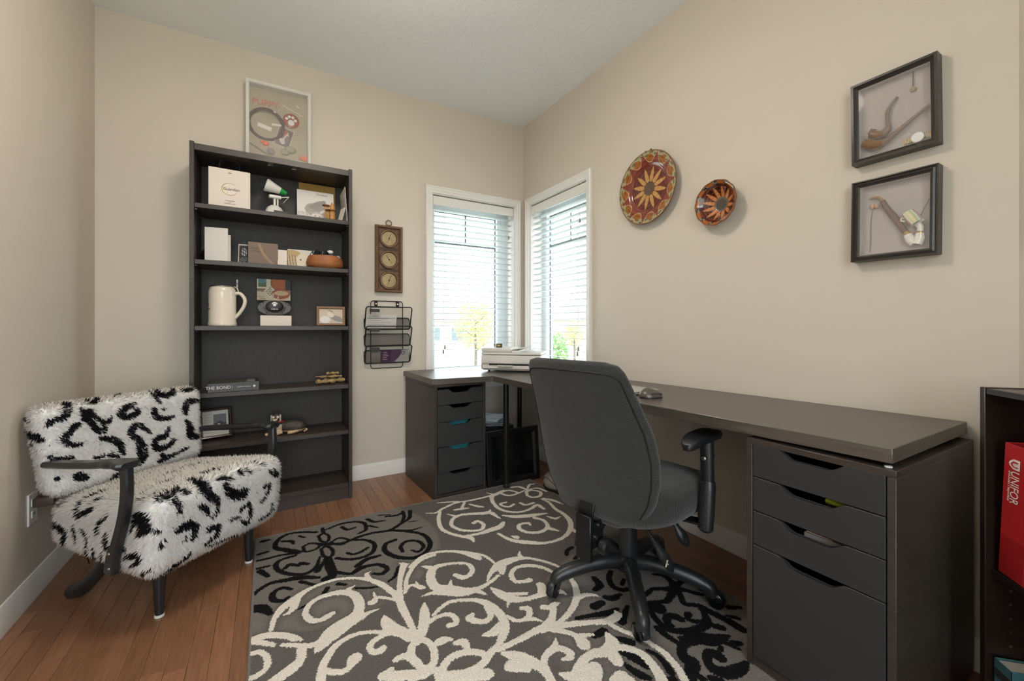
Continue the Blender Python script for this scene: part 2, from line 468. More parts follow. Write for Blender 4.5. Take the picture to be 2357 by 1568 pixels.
# ---------------------------------------------------------------- windows
CAS = [(0, 0), (0, 0.017), (0.006, 0.021), (0.013, 0.021), (0.017, 0.017), (0.030, 0.015), (0.036, 0.011), (0.05, 0.010), (0.055, 0.006), (0.055, 0)]
def window(name, left, right, m):
    """built in the plane x across, z up, y outwards (m turns it onto its wall); glass is set back in the wall"""
    e = bpy.data.objects.new(name, None); COL.objects.link(e); struct(e)
    e.matrix_world = m
    wd = right - left; cz = (WZ0 + WZ1) / 2; cx = (left + right) / 2; hh = WZ1 - WZ0
    mc = Matrix.Translation((cx, -0.0003, cz)) @ Matrix.Rotation(PI / 2, 4, 'X')
    mb = MB(); ring(mb, wd + 0.11, hh + 0.11, CAS, mc)
    mb.build('casing', 'trim', e, True, 20)
    mb = MB(); t = 0.006
    mb.box(left, left + t, 0, 0.14, WZ0, WZ1).box(right - t, right, 0, 0.14, WZ0, WZ1).box(left, right, 0, 0.14, WZ1 - t, WZ1).box(left, right, 0, 0.14, WZ0, WZ0 + t)
    mb.build('jamb', 'trim', e)
    gl, gr, gt, gb = left + 0.063, right - 0.1, 1.975, 0.72
    mb = MB()
    for a, b, c, d in ((left, gl, WZ0, WZ1), (gr, right, WZ0, WZ1), (gl, gr, gt, WZ1), (gl, gr, WZ0, gb)):
        mb.box(a, b, 0.12, 0.185, c, d, 0.003)
    mb.box(gr + 0.018, gr + 0.024, 0.117, 0.12, gb, gt).box(gr + 0.05, gr + 0.056, 0.114, 0.12, WZ0 + 0.04, WZ1 - 0.04)
    mb.build('sash_frame', 'vinyl', e)
    mb = MB()
    ring(mb, gr - gl, gt - gb, [(0, 0), (0, 0.012), (0.009, 0.012), (0.009, 0)], Matrix.Translation(((gl + gr) / 2, 0.165, (gt + gb) / 2)) @ Matrix.Rotation(PI / 2, 4, 'X'))
    mb.build('gasket', 'gasket', e)
    MB().box(gl, gr, 0.150, 0.154, gb, gt).build('pane', 'pane', e)
    zm = 1.725
    MB().box(gl, gr, 0.156, 0.162, zm - 0.007, zm + 0.007).build('muntin', 'gasket', e)
    MB().box((gl + gr) / 2 - 0.007, (gl + gr) / 2 + 0.007, 0.156, 0.162, zm, gt).build('muntin', 'gasket', e)
    return e
mB = Matrix.Rotation(-PI / 2, 4, 'Z')      # x across -> -y, y outwards -> +x
window('window_1', AX0, AX1, Matrix.Identity(4))
window('window_2', -BY0, -BY1, mB)
w3 = bpy.data.objects.new('added_fill_window', None); COL.objects.link(w3); struct(w3)  # unseen window added behind the camera to brighten the room with sky light
MB().box(-2.62, -1.34, YB - 0.1, YB - 0.096, 0.1, 2.56).build('pane', 'pane', w3)
mb = MB()
ring(mb, 1.28, 2.46, [(0, 0), (0, 0.05), (0.06, 0.05), (0.06, 0)], Matrix.Translation((-1.98, YB - 0.08, 1.33)) @ Matrix.Rotation(PI / 2, 4, 'X'))
mb.box(-2.0, -1.96, YB - 0.12, YB - 0.08, 0.1, 2.56).build('sash_frame', 'vinyl', w3)

slat_me = None
def blind(label, left, right, m, cordx, cordx2):
    global slat_me
    e = thing('venetian_blind', label, 'blind')
    e.matrix_world = m
    w0, w1 = left + 0.010, right - 0.010
    MB().box(w0, w1, 0.004, 0.016, 1.978, 2.046, 0.003).build('valance', 'trim', e)
    MB().box(w0 + 0.004, w1 - 0.004, 0.02, 0.066, 2.0, 2.046, 0.002).build('headrail', 'slat', e)
    z = 1.95; first = None
    while z > 0.70:
        if first is None:
            first = MB().box(w0 + 0.004, w1 - 0.004, -0.025, 0.025, -0.0015, 0.0015, 0.001).build('slat', 'slat', e); o = first
        else:
            o = bpy.data.objects.new('slat', first.data); COL.objects.link(o); o.parent = e
        o.location = (0, 0.044, z); o.rotation_euler = (R(-4), 0, 0)
        z -= 0.0468
    MB().box(w0 + 0.004, w1 - 0.004, 0.02, 0.068, 0.655, 0.675, 0.003).build('bottom_rail', 'slat', e)
    for k in (0.17, 0.83):
        xx = w0 + (w1 - w0) * k
        MB().tube([(xx, 0.017, 1.99), (xx, 0.017, 0.67)], 0.0007, 5).tube([(xx, 0.071, 1.99), (xx, 0.071, 0.67)], 0.0007, 5).build('ladder_cord', 'cord', e)
    for cx, zl in ((cordx, 0.90), (cordx - 0.012, 0.865), (cordx2, 1.80)):
        c = MB().tube([(cx, 0.012, 1.978), (cx, 0.010, zl)], 0.001, 5).build('lift_cord', 'cord', e)
        MB().lathe([(0.002, 0.014), (0.005, 0.010), (0.007, -0.014), (0.006, -0.018)], 12, T(cx, 0.010, zl)).build('tassel', 'greyp', c)
    return e
blind('white wooden venetian blind in the window beside the bookcase wall', AX0, AX1, Matrix.Identity(4), -0.70, -0.135)
blind('white wooden venetian blind in the window on the desk wall', -BY0, -BY1, mB, 0.72, 0.735)

# ---------------------------------------------------------------- outdoors
GZ = -1.0
mg = mt('pale_concrete_and_lawn', 0xA9AFA0, 0.9, noise=(0.6, 0.15, G))
struct(MB().box(-30, 45, 2.0, 60, GZ - 0.1, GZ).box(2.0, 45, -25, 2.0, GZ - 0.1, GZ).box(-30, 2.0, -40, -4.3, GZ - 0.1, GZ).build('ground', mg, None, False))
mstuc = mt('beige_stucco', 0xB9AFA0, 0.9); mroof = mt('grey_shingles', 0x6E6A68, 0.9, noise=(3, 0.2, G)); mgar = mt('taupe_garage_door', 0x9A8C80, 0.7)
mbark = mt('tree_bark', 0x5C5044, 0.9, noise=(20, 0.3, (3, 3, 1)))
mlf = mt('yellow_green_leaf', 0xA9B060, 0.7, rand=0.15); mlf2 = mt('fresh_green_leaf', 0x6E9A50, 0.7, rand=0.15)
def house(label, u, t, wdt, dep, eave, ridge, yaw=0.0):
    p = CAM + ray(u, HOR) * t
    e = thing('house', label, 'house', (p[0], p[1], GZ), yaw)
    MB().box(-wdt / 2, wdt / 2, 0, dep, 0, eave).build('wall', mstuc, e)
    o = 0.4
    MB().prism([(-o, eave - 0.05), (dep / 2, ridge), (dep + o, eave - 0.05)], -wdt / 2 - o, wdt / 2 + o, Matrix(((0, 0, 1, 0), (1, 0, 0, 0), (0, 1, 0, 0), (0, 0, 0, 1)))).build('roof', mroof, e)
    g = MB().box(-wdt / 2 + 0.4, -wdt / 2 + 2.8, -0.05, 0.02, 0, 2.1, 0.02).build('garage_door', mgar, e)
    for k in range(4): MB().box(-wdt / 2 + 0.45, -wdt / 2 + 2.75, -0.07, -0.04, 0.06 + k * 0.52, 0.52 + k * 0.52, 0.02).build('door_panel', mgar, g)
    for xx in (0.6, 2.4):
        f = MB().box(xx, xx + 1.1, -0.06, 0.02, 1.0, 2.1, 0.02).build('window_frame', 'trim', e)
        MB().box(xx + 0.08, xx + 1.02, -0.08, -0.05, 1.08, 2.02).build('pane', 'gasket', f)
    return e
house('beige stucco bungalow with garage across the street, left of the young tree', 960, 30, 6.5, 8.0, 2.5, 4.1, R(-12))
house('beige stucco bungalow partly hidden behind the young street tree', 1140, 46, 8.0, 8.0, 2.9, 4.6, R(-12))
house('beige stucco house seen far off through the desk wall window', 1345, 36, 7.0, 8.0, 2.7, 4.2, R(-60))
def tree(label, u, t, hgt, cw, ch, leaf, n=900):
    p = CAM + ray(u, HOR) * t
    e = thing('street_tree', label, 'tree', (p[0], p[1], GZ))
    MB().tube([(0, 0, 0), (0.03, 0.02, hgt * 0.3), (0, 0, hgt * 0.75)], [0.07, 0.055, 0.02], 8).build('trunk', mbark, e)
    mb = MB()
    for k in range(5):
        a = k * 1.3; z = hgt * (0.38 + 0.08 * k)
        mb.tube([(0, 0, z), (math.cos(a) * cw * 0.35, math.sin(a) * cw * 0.35, z + ch * 0.2)], [0.02, 0.006], 5)
    mb.build('branch', mbark, e)
    V = []; Fc = []
    for k in range(n):
        while True:
            q = rng.uniform(-1, 1, 3)
            if q @ q < 1: break
        c = np.array([q[0] * cw / 2, q[1] * cw / 2, hgt - ch / 2 + q[2] * ch / 2])
        a = rng.normal(0, 1, 3); a /= np.linalg.norm(a); b = np.cross(a, rng.normal(0, 1, 3)); b /= np.linalg.norm(b); s_ = rng.uniform(0.035, 0.07)
        i = len(V); V += [tuple(c - a * s_), tuple(c + b * s_ * 0.5), tuple(c + a * s_), tuple(c - b * s_ * 0.5)]; Fc.append((i, i + 1, i + 2, i + 3))
    me = bpy.data.meshes.new('foliage'); me.from_pydata(V, [], Fc)
    tag(link('foliage', me, leaf, e, False), kind='stuff')
    return e
tree('small young yellow-green street tree in front of the bungalows', 1094, 15, 3.1, 1.55, 1.9, mlf, 1500)
tree('low fresh green tree outside the desk wall window', 1284, 13, 1.9, 0.7, 1.2, mlf2, 700)
tree('pale green tree beyond the desk wall window, next to the far house', 1322, 20, 2.4, 1.0, 1.3, mlf, 700)

# ---------------------------------------------------------------- ceiling lamp of the room (just above the picture's upper edge)
lamp = thing('ceiling_lamp', 'round frosted glass bowl lamp hanging just below the ceiling', 'lamp', (-1.62, -1.62, H))
MB().lathe([(0.06, 0), (0.06, -0.015), (0.012, -0.025), (0.01, -0.17)], 32).build('lamp_rod', 'steel', lamp)
MB().lathe([(0.02, -0.13), (0.14, -0.135), (0.17, -0.15), (0.165, -0.18), (0.135, -0.21), (0.08, -0.23), (0.02, -0.235)], 40).build('glass_bowl', emit_mat('lit_frosted_glass', (1.0, 0.90, 0.79), LAMP_W), lamp)
# ================================================================ rug
RX0, RX1, RY0, RY1, RT = -1.922, -0.325, -2.69, -0.612, 0.011
Z5 = (560, 1100, 3.35); Z6 = (950, 1100, 3.351); Z7 = (1300, 1250, 4.714)
CREAM = [(Z5, [
 [(215,1175,14),(240,1090,18),(310,1000,30),(400,935,34),(480,875,22),(600,820,15),(720,785,15),(850,775,16),(960,785,20),(1060,820,26),(1140,875,24),(1195,930,26),(1225,1000,28),(1265,1080,24),(1300,1150,20),(1330,1215,18)],
 [(400,940,34),(390,1000,26),(350,1045,14),(310,1060,6)], [(985,722,4),(950,745,16),(975,780,18)],
 [(1210,940,24),(1205,860,20),(1210,780,20),(1230,700,26),(1240,670,26),(1205,660,6)], [(1240,680,22),(1275,665,6)],
 [(1250,880,14),(1262,780,16),(1310,690,17),(1380,630,17),(1474,595,17)],
 [(1245,890,12),(1280,835,12),(1320,830,14),(1370,845,22),(1400,850,10)], [(1330,800,5),(1345,830,14)],
 [(1190,945,14),(1110,930,14),(1040,925,16),(1000,960,26),(985,965,26)], [(1005,885,5),(1015,915,12)],
 [(690,1045,18),(650,1070,24),(590,1100,22),(520,1100,24),(480,1050,20),(505,985,20),(580,930,22),(680,895,26),(770,885,30),(850,900,32),(890,950,34),(895,1010,34),(860,1070,45),(780,1130,60),(700,1190,62),(640,1250,48),(590,1310,30),(555,1350,5)],
 [(865,830,4),(820,855,18),(790,885,26)], [(1055,1012,4),(980,1035,14),(900,1075,34),(830,1110,45)],
 [(640,1245,40),(540,1290,22),(430,1295,18),(320,1290,16),(290,1290,6)],
 [(40,1258,26),(140,1225,28),(240,1215,26),(330,1220,26),(400,1240,22),(460,1255,5)], [(60,1270,20),(150,1275,20),(225,1290,14),(235,1310,3)],
 [(20,1372,18),(110,1345,18),(170,1370,18),(190,1430,18),(160,1490,18),(90,1535,20),(10,1565,20)],
 [(450,1325,28),(445,1390,26),(400,1450,34),(310,1520,36),(200,1590,30)],
 [(1105,1200,20),(1000,1190,16),(880,1205,17),(780,1250,20),(700,1310,22),(645,1390,22),(610,1470,24),(590,1600,24)],
 [(1085,1065,6),(1100,1110,34),(1150,1165,48),(1230,1195,40),(1290,1230,40)],
 [(620,1480,20),(690,1500,20),(770,1495,22),(820,1460,18),(850,1410,36),(865,1390,38)],
 [(1290,1240,26),(1190,1205,18),(1100,1210,16),(1020,1250,20),(975,1305,20),(1000,1345,20),(1060,1335,26),(1080,1310,18)],
 [(1390,1250,22),(1310,1290,24),(1295,1370,24),(1340,1440,22),(1400,1470,20),(1460,1440,22),(1475,1360,22),(1450,1290,22),(1390,1250,22)],
 [(1170,1410,16),(1240,1375,24),(1310,1400,26),(1360,1440,20)], [(1080,1530,30),(1180,1530,36),(1290,1520,34),(1400,1520,28)], [(1090,1500,10),(1140,1480,18)]]),
 (Z6, [
 [(-20,690,16),(0,670,16),(70,610,17),(160,580,17),(260,568,17),(360,572,22),(440,590,34),(500,615,30),(520,635,6)], [(440,580,14),(530,595,15),(590,625,14),(630,660,12)],
 [(330,750,20),(380,770,26),(440,750,22),(460,705,20),(420,665,18),(330,660,17),(240,670,20),(170,695,28),(140,740,34),(145,800,36),(190,850,42),(290,870,60),(390,880,50),(480,865,30),(560,830,18),(620,790,16),(660,755,14)],
 [(70,685,5),(110,690,20),(150,700,26)], [(70,915,4),(150,890,20),(240,880,40)], [(295,790,4),(290,830,20)], [(480,870,20),(540,890,16),(570,905,4)],
 [(575,800,6),(600,740,20),(660,680,40),(720,650,44),(800,625,30),(880,620,18),(970,635,16),(1060,660,15),(1130,690,14)], [(825,568,5),(825,600,18),(850,620,20)], [(680,690,44),(690,735,20)],
 [(900,790,26),(860,800,22),(790,800,20),(760,750,20),(790,700,18),(860,680,20),(940,680,20),(1020,700,18),(1080,730,15)],
 [(605,850,8),(650,880,30),(720,920,40),(800,940,34),(900,930,22),(1000,900,30),(1090,880,34),(1150,880,20),(1190,905,4)], [(720,900,20),(860,895,16),(890,885,4)], [(740,950,16),(730,1000,4)], [(1000,890,30),(990,830,30),(960,820,8)],
 [(1210,765,18),(1250,830,22),(1265,900,24),(1250,970,24),(1210,1040,22),(1150,1100,18),(1100,1140,24)], [(1270,930,20),(1330,905,22),(1400,905,14),(1440,920,4)],
 [(1010,1000,26),(1060,1000,22),(1090,980,24),(1130,965,8)], [(1085,1000,22),(1080,1060,24),(1060,1110,30),(1000,1170,34)],
 [(650,1330,20),(760,1280,20),(880,1220,24),(980,1170,30),(1080,1150,34),(1200,1130,24),(1320,1120,22),(1450,1110,18)],
 [(1080,1170,26),(1180,1190,20),(1260,1220,22),(1310,1270,40),(1320,1290,40)], [(1300,1220,22),(1390,1210,10)],
 [(730,1070,14),(790,1100,16),(860,1095,18),(900,1060,20),(890,1010,24),(840,1010,18)], [(860,1095,18),(930,1090,18),(1000,1108,4)],
 [(160,1060,12),(220,1000,16),(300,955,17),(400,945,18),(490,945,22),(570,970,30),(640,1020,34),(690,1080,30),(710,1150,32),(690,1230,26),(660,1290,20),(620,1330,18)],
 [(580,1000,28),(600,1060,22),(570,1105,22),(500,1110,26),(440,1085,28),(460,1055,16)], [(540,1215,8),(610,1200,30),(680,1150,40)],
 [(130,1110,18),(200,1070,18),(280,1055,20),(330,1085,20),(330,1125,20),(280,1140,20)], [(90,965,6),(90,1030,30),(90,1100,34),(70,1190,34),(30,1240,36)],
 [(225,1500,24),(260,1420,24),(340,1365,24),(440,1345,24),(530,1355,24),(570,1395,24),(520,1450,24),(430,1495,24),(330,1515,24),(230,1520,24)],
 [(170,1290,20),(230,1255,30),(290,1250,16)], [(330,1275,18),(390,1270,30),(420,1310,20)], [(0,1545,30),(100,1510,24),(180,1480,20)], [(180,1500,16),(220,1560,30)], [(230,1590,30),(400,1540,34),(570,1515,40)],
 [(570,1390,24),(620,1330,24)], [(700,1355,16),(800,1380,40),(900,1420,44),(980,1460,30),(1040,1520,26),(1080,1590,24)], [(720,1480,10),(780,1450,44),(880,1470,30)],
 [(1010,1430,20),(1030,1370,22),(1090,1320,26),(1150,1320,24),(1210,1350,26),(1210,1390,22),(1160,1400,12)], [(1105,1240,4),(1100,1290,20)], [(1010,1430,18),(1030,1480,20),(1060,1540,20)],
 [(1130,1510,8),(1250,1540,40),(1330,1480,40),(1440,1450,10)],
 # the smaller rosette by the desk leg
 [(105,275,6),(180,270,12),(230,240,14),(330,195,14),(420,180,14),(540,155,14),(630,130,16)], [(210,265,14),(200,320,16),(220,390,17),(290,430,17),(390,455,18),(450,465,22),(470,495,8)], [(185,195,4),(280,188,12),(350,185,14)],
 [(470,350,18),(500,335,16),(545,360,16),(530,400,16),(450,410,16),(360,400,16),(300,365,16),(310,320,16),(360,290,16),(440,280,20),(540,275,26),(600,270,24),(650,300,14),(675,315,5)], [(600,245,5),(590,265,16)], [(265,280,5),(340,300,18)],
 [(390,455,16),(520,430,20),(610,400,30),(670,380,28),(700,345,16)], [(690,290,8),(780,300,24),(880,295,30),(960,285,24),(1035,275,6)],
 [(940,310,20),(1010,330,16),(1040,380,18),(980,420,18),(880,420,18),(820,390,18),(830,360,16),(890,350,16),(905,365,10)], [(1040,385,20),(1085,400,20),(1130,410,5)], [(1040,300,10),(1100,315,16),(1140,300,5)],
 [(660,430,12),(720,465,16),(800,490,24),(900,500,26),(1000,505,18),(1090,490,16),(1170,455,17),(1215,400,20),(1215,340,22),(1170,285,20),(1100,240,16),(1050,190,14),(1000,165,14)], [(760,450,6),(800,460,24)], [(1215,390,24),(1260,420,14)],
 [(620,190,16),(660,235,18),(740,262,16),(830,265,16),(910,240,16),(960,210,20),(1010,240,16)], [(780,205,14),(740,225,14),(690,215,14),(680,200,14),(720,190,12)], [(830,195,14),(870,210,14),(930,195,16)],
 [(885,140,14),(930,152,16),(980,140,16),(985,110,16),(930,98,14),(880,105,16),(885,140,14)], [(885,95,14),(820,70,16),(760,75,14)], [(885,90,10),(900,55,14),(940,48,8)], [(890,95,10),(960,80,14),(1030,105,14)],
 [(670,118,14),(740,98,14),(810,118,14),(740,138,14),(670,118,14)], [(620,195,18),(610,150,20),(660,120,24),(700,100,18)], [(570,118,5),(640,130,16)],
 [(440,205,10),(500,220,18),(540,225,14)], [(320,250,10),(380,240,20),(430,235,8)], [(380,230,14),(400,190,12)], [(1010,160,14),(1080,175,20),(1160,205,6)], [(790,130,12),(860,100,12)]]),
 (Z7, [
 [(0,900,20),(150,880,20),(330,860,22),(470,850,30),(560,800,30),(600,770,14)], [(545,740,6),(580,780,22)], [(500,890,16),(620,950,18),(750,1000,20),(860,1050,18),(940,1100,18),(1060,1180,20),(1170,1290,22),(1250,1400,22),(1330,1540,22)],
 [(450,970,6),(480,1020,26),(520,1100,44),(440,1180,40),(330,1200,34)], [(560,1130,26),(700,1150,26),(840,1210,26),(950,1320,28),(1020,1420,30),(1080,1540,32)], [(330,1190,30),(220,1260,28),(150,1350,26),(110,1450,24),(90,1540,24)], [(540,1240,40),(570,1290,34)],
 [(230,1350,14),(330,1340,30),(330,1420,40),(290,1520,40)], [(620,1450,40),(560,1500,34),(700,1500,34)]])]
DARK = [(Z5, [
 [(580,450,11),(620,430,11),(660,450,11),(650,490,11),(600,490,11),(580,450,11)], [(600,550,12),(645,530,12),(690,560,12),(680,605,12),(620,605,12),(600,550,12)], [(460,530,11),(520,505,11),(590,515,11),(560,550,11),(480,570,11),(460,530,11)], [(670,500,10),(740,465,11),(810,480,11),(760,515,11),(670,510,10)], [(600,515,22),(680,510,22)], [(620,430,14),(610,390,14)],
 [(680,510,10),(780,500,14),(880,460,14),(1000,425,14),(1130,405,16),(1220,350,14),(1280,310,15),(1285,255,16)], [(1220,350,12),(1240,300,14),(1230,260,14)], [(1280,340,10),(1350,330,4)],
 [(1130,405,14),(1280,415,16),(1390,440,16),(1440,500,18),(1420,560,18),(1350,610,18),(1250,620,18),(1150,600,20),(1090,560,18),(1100,510,16),(1170,480,16)], [(1230,570,12),(1215,530,14),(1260,490,14),(1350,490,14),(1390,530,14),(1350,570,12),(1300,560,10)], [(1180,405,12),(1290,405,12),(1380,380,5)],
 [(640,400,10),(740,360,13),(850,340,14),(930,350,15),(945,400,14),(890,430,12)], [(760,380,14),(800,400,14),(860,385,12)],
 [(560,420,13),(440,420,12),(330,440,14),(260,490,16),(250,540,18),(320,555,22),(420,575,26)], [(300,490,12),(370,490,16),(390,510,8)], [(430,450,12),(470,460,10)], [(420,580,16),(300,595,12),(200,620,12),(110,640,14)],
 [(720,620,14),(820,630,14),(930,610,14),(1000,570,15),(1010,510,15),(940,480,14),(840,480,12)], [(800,580,12),(850,590,12),(910,570,14),(960,540,12)],
 [(650,620,26),(670,690,30),(690,750,26),(640,780,30)], [(590,610,8),(560,690,14),(480,740,14),(380,745,16),(280,720,16),(250,670,16),(300,630,14),(400,600,14)], [(320,700,14),(360,670,16),(430,680,10)], [(440,660,16),(500,665,12)], [(570,720,20),(620,650,10)],
 [(580,770,14),(450,770,20),(330,790,20),(220,810,16),(130,860,14),(80,900,14)], [(440,800,14),(560,830,10)], [(370,860,12),(300,850,14),(230,890,16),(230,940,18),(300,950,16),(350,920,10)], [(70,1010,30),(150,1010,30),(210,1050,14)], [(110,700,14),(200,680,10)], [(130,720,20),(190,760,14)],
 [(720,730,16),(830,740,14),(900,700,22),(960,680,16),(1050,670,16),(1110,700,16),(1070,740,16),(1000,740,10)], [(880,680,20),(950,630,18),(1050,600,14)], [(1200,690,14),(1170,760,12),(1120,800,8)], [(650,850,14),(600,920,14),(520,970,12),(430,1010,8)], [(850,850,8),(950,850,10),(1040,840,8)], [(730,820,14),(790,825,10)],
 [(960,320,16),(1010,340,14),(1090,330,8)], [(1100,300,12),(1180,290,14),(1230,270,14)], [(1040,290,8),(1130,285,8)], [(970,370,14),(1040,385,8)], [(150,490,20),(200,480,10)], [(120,590,14),(190,570,10)]]),
 (Z7, [
 [(1190,480,22),(1110,500,18),(960,500,14),(880,560,14)], [(1190,480,22),(1150,410,18),(1060,350,14),(960,340,10)], [(1190,480,22),(1120,620,18),(1040,640,14),(930,640,12)], [(1190,480,20),(1250,560,16),(1300,660,14),(1450,680,16),(1600,760,20),(1780,850,22),(1925,940,22)], [(1190,480,20),(1330,520,16),(1480,560,14)], [(1190,480,20),(1300,400,14),(1400,430,14),(1480,500,12)],
 [(500,310,14),(480,380,16),(520,470,16),(620,510,16),(700,500,16)], [(620,450,12),(640,400,12)], [(900,680,30),(1000,700,40),(1040,740,20)],
 [(940,760,16),(1010,850,16),(1110,930,18),(1260,960,20),(1420,940,20),(1540,880,22),(1520,780,16),(1480,720,12)], [(1260,830,20),(1200,800,22),(1120,800,20),(1110,860,18),(1160,900,12)], [(1340,770,18),(1330,820,14),(1400,850,14),(1480,850,10)],
 [(1240,1020,8),(1330,1060,28),(1450,1030,36),(1600,1050,36),(1780,1010,10)], [(1330,1060,24),(1270,1150,20),(1300,1250,24),(1380,1300,30),(1370,1400,26),(1330,1499,24)],
 [(1700,1260,20),(1640,1210,26),(1560,1200,22),(1550,1280,18),(1620,1370,24),(1760,1410,30),(1900,1370,26),(1970,1300,12)], [(1700,1130,10),(1690,1160,14)], [(1830,1090,20),(1900,1090,14)], [(1560,880,14),(1700,920,20)], [(1780,700,16),(1900,700,12)], [(1760,790,10),(1880,820,14)], [(1740,1080,14),(1900,1160,8)],
 [(320,690,24),(400,650,20)], [(130,820,12),(280,790,14),(480,760,20),(560,720,14)], [(320,380,16),(380,460,22),(330,510,16)], [(440,590,16),(520,600,22),(600,560,12)], [(680,690,10),(620,860,20)], [(320,1010,16),(420,960,22)], [(590,1040,16),(720,1080,20)], [(1000,920,16),(1100,1000,16),(1230,1090,12)],
 [(620,1180,14),(760,1250,22),(900,1330,20)], [(650,1320,10),(800,1420,20),(920,1470,12)], [(900,1170,10),(1000,1220,12),(1080,1300,14),(1150,1400,18)], [(1430,1420,12),(1500,1480,16)], [(1130,1499,20),(1180,1480,16)], [(1590,1470,16),(1700,1490,12)], [(80,50,14),(30,80,14),(20,130,12)], [(110,170,12),(160,120,10)]])]
STEP = 0.0042
nx = int((RX1 - RX0) / STEP) + 1; ny = int((RY1 - RY0) / STEP) + 1
gx = np.linspace(RX0, RX1, nx); gy = np.linspace(RY0, RY1, ny)
def strokes(layer):
    d = np.full((nx, ny), 0.05)
    for (ox, oy, sc), lst in layer:
        for st in lst:
            g_ = (1.3 if (sc == 3.351 and max(p[1] for p in st) < 520) else 1.1) if layer is CREAM else (1.6 if sc > 4 else 1.45)
            pts = catmull(st, 5)
            W = [(*fl(ox + p[0] / sc, oy + p[1] / sc, RT)[:2], max(p[2], 2) * 0.0005 * g_) for p in pts]
            for (x0, y0, r0), (x1, y1, r1) in zip(W[:-1], W[1:]):
                rm = max(r0, r1) + 0.03
                i0, i1 = np.searchsorted(gx, (min(x0, x1) - rm, max(x0, x1) + rm)); j0, j1 = np.searchsorted(gy, (min(y0, y1) - rm, max(y0, y1) + rm))
                if i1 <= i0 or j1 <= j0: continue
                X, Y = gx[i0:i1, None], gy[None, j0:j1]
                dx, dy = x1 - x0, y1 - y0; L2 = dx * dx + dy * dy + 1e-12
                t = np.clip(((X - x0) * dx + (Y - y0) * dy) / L2, 0, 1)
                q = np.hypot(X - x0 - t * dx, Y - y0 - t * dy) - (r0 + (r1 - r0) * t)
                d[i0:i1, j0:j1] = np.minimum(d[i0:i1, j0:j1], q)
    return d
dc, dd = strokes(CREAM), strokes(DARK)
pc = [fl(560 + 640 / 3.35, 1100 + 600 / 3.35)[:2], fl(1300 + 1250 / 4.714, 1250 + 800 / 4.714)[:2]]
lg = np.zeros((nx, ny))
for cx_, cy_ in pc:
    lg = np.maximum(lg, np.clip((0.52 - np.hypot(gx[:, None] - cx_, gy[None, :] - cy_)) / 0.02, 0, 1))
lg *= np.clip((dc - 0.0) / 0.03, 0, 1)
zz = RT + rng.uniform(-0.0012, 0.0012, (nx, ny)) + np.where(dc < 0, 0.0012, 0) 
vv = np.stack([np.repeat(gx, ny) + rng.uniform(-0.001, 0.001, nx * ny), np.tile(gy, nx) + rng.uniform(-0.001, 0.001, nx * ny), zz.ravel()], 1)
ii, jj = np.meshgrid(np.arange(nx - 1), np.arange(ny - 1), indexing='ij')
a_ = (ii * ny + jj).ravel()
fq = np.stack([a_, a_ + ny, a_ + ny + 1, a_ + 1], 1)
me = bpy.data.meshes.new('pile')
me.vertices.add(len(vv)); me.vertices.foreach_set('co', vv.ravel())
me.loops.add(fq.size); me.loops.foreach_set('vertex_index', fq.ravel())
me.polygons.add(len(fq)); me.polygons.foreach_set('loop_start', np.arange(0, fq.size, 4)); me.polygons.foreach_set('loop_total', np.full(len(fq), 4))
me.update(calc_edges=True)
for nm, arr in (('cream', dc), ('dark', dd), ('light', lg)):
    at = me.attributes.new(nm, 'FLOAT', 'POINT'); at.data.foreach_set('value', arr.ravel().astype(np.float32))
mr = bpy.data.materials.new('woven_scroll_pile'); mr.use_nodes = True
nt = mr.node_tree; bs = nt.nodes['Principled BSDF']; bs.inputs['Roughness'].default_value = 0.95; bs.inputs['Specular IOR Level'].default_value = 0.1; bs.inputs['Sheen Weight'].default_value = 0.0
tc = nt.nodes.new('ShaderNodeTexCoord')
ns = nt.nodes.new('ShaderNodeTexNoise'); ns.inputs['Scale'].default_value = 230; ns.inputs['Detail'].default_value = 2; nt.links.new(tc.outputs['Object'], ns.inputs['Vector'])
def edge(nm):
    a = nt.nodes.new('ShaderNodeAttribute'); a.attribute_name = nm
    j = nt.nodes.new('ShaderNodeMath'); j.operation = 'MULTIPLY_ADD'; j.inputs[1].default_value = 0.014; nt.links.new(ns.outputs['Fac'], j.inputs[0])
    nt.links.new(a.outputs['Fac'], j.inputs[2])
    r_ = nt.nodes.new('ShaderNodeMapRange'); r_.inputs['From Min'].default_value = 0.0062; r_.inputs['From Max'].default_value = 0.0078; r_.inputs['To Min'].default_value = 1; r_.inputs['To Max'].default_value = 0
    nt.links.new(j.outputs[0], r_.inputs['Value']); return r_.outputs['Result']
def mix(f, a, b):
    x = nt.nodes.new('ShaderNodeMix'); x.data_type = 'RGBA'
    if isinstance(f, float): x.inputs[0].default_value = f
    else: nt.links.new(f, x.inputs[0])
    for k, v in ((6, a), (7, b)):
        if isinstance(v, tuple): x.inputs[k].default_value = (*v, 1)
        else: nt.links.new(v, x.inputs[k])
    return x.outputs[2]
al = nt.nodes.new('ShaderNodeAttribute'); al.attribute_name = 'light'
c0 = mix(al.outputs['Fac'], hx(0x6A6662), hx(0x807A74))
c1 = mix(edge('dark'), c0, hx(0x19191A))
c2 = mix(edge('cream'), c1, hx(0xEFE7DB))
n2 = nt.nodes.new('ShaderNodeTexNoise'); n2.inputs['Scale'].default_value = 420; n2.inputs['Detail'].default_value = 2; nt.links.new(tc.outputs['Object'], n2.inputs['Vector'])
mrg = nt.nodes.new('ShaderNodeMapRange'); mrg.inputs['From Min'].default_value = 0.3; mrg.inputs['From Max'].default_value = 0.7; mrg.inputs['To Min'].default_value = 0.72; mrg.inputs['To Max'].default_value = 1.22; nt.links.new(n2.outputs['Fac'], mrg.inputs['Value'])
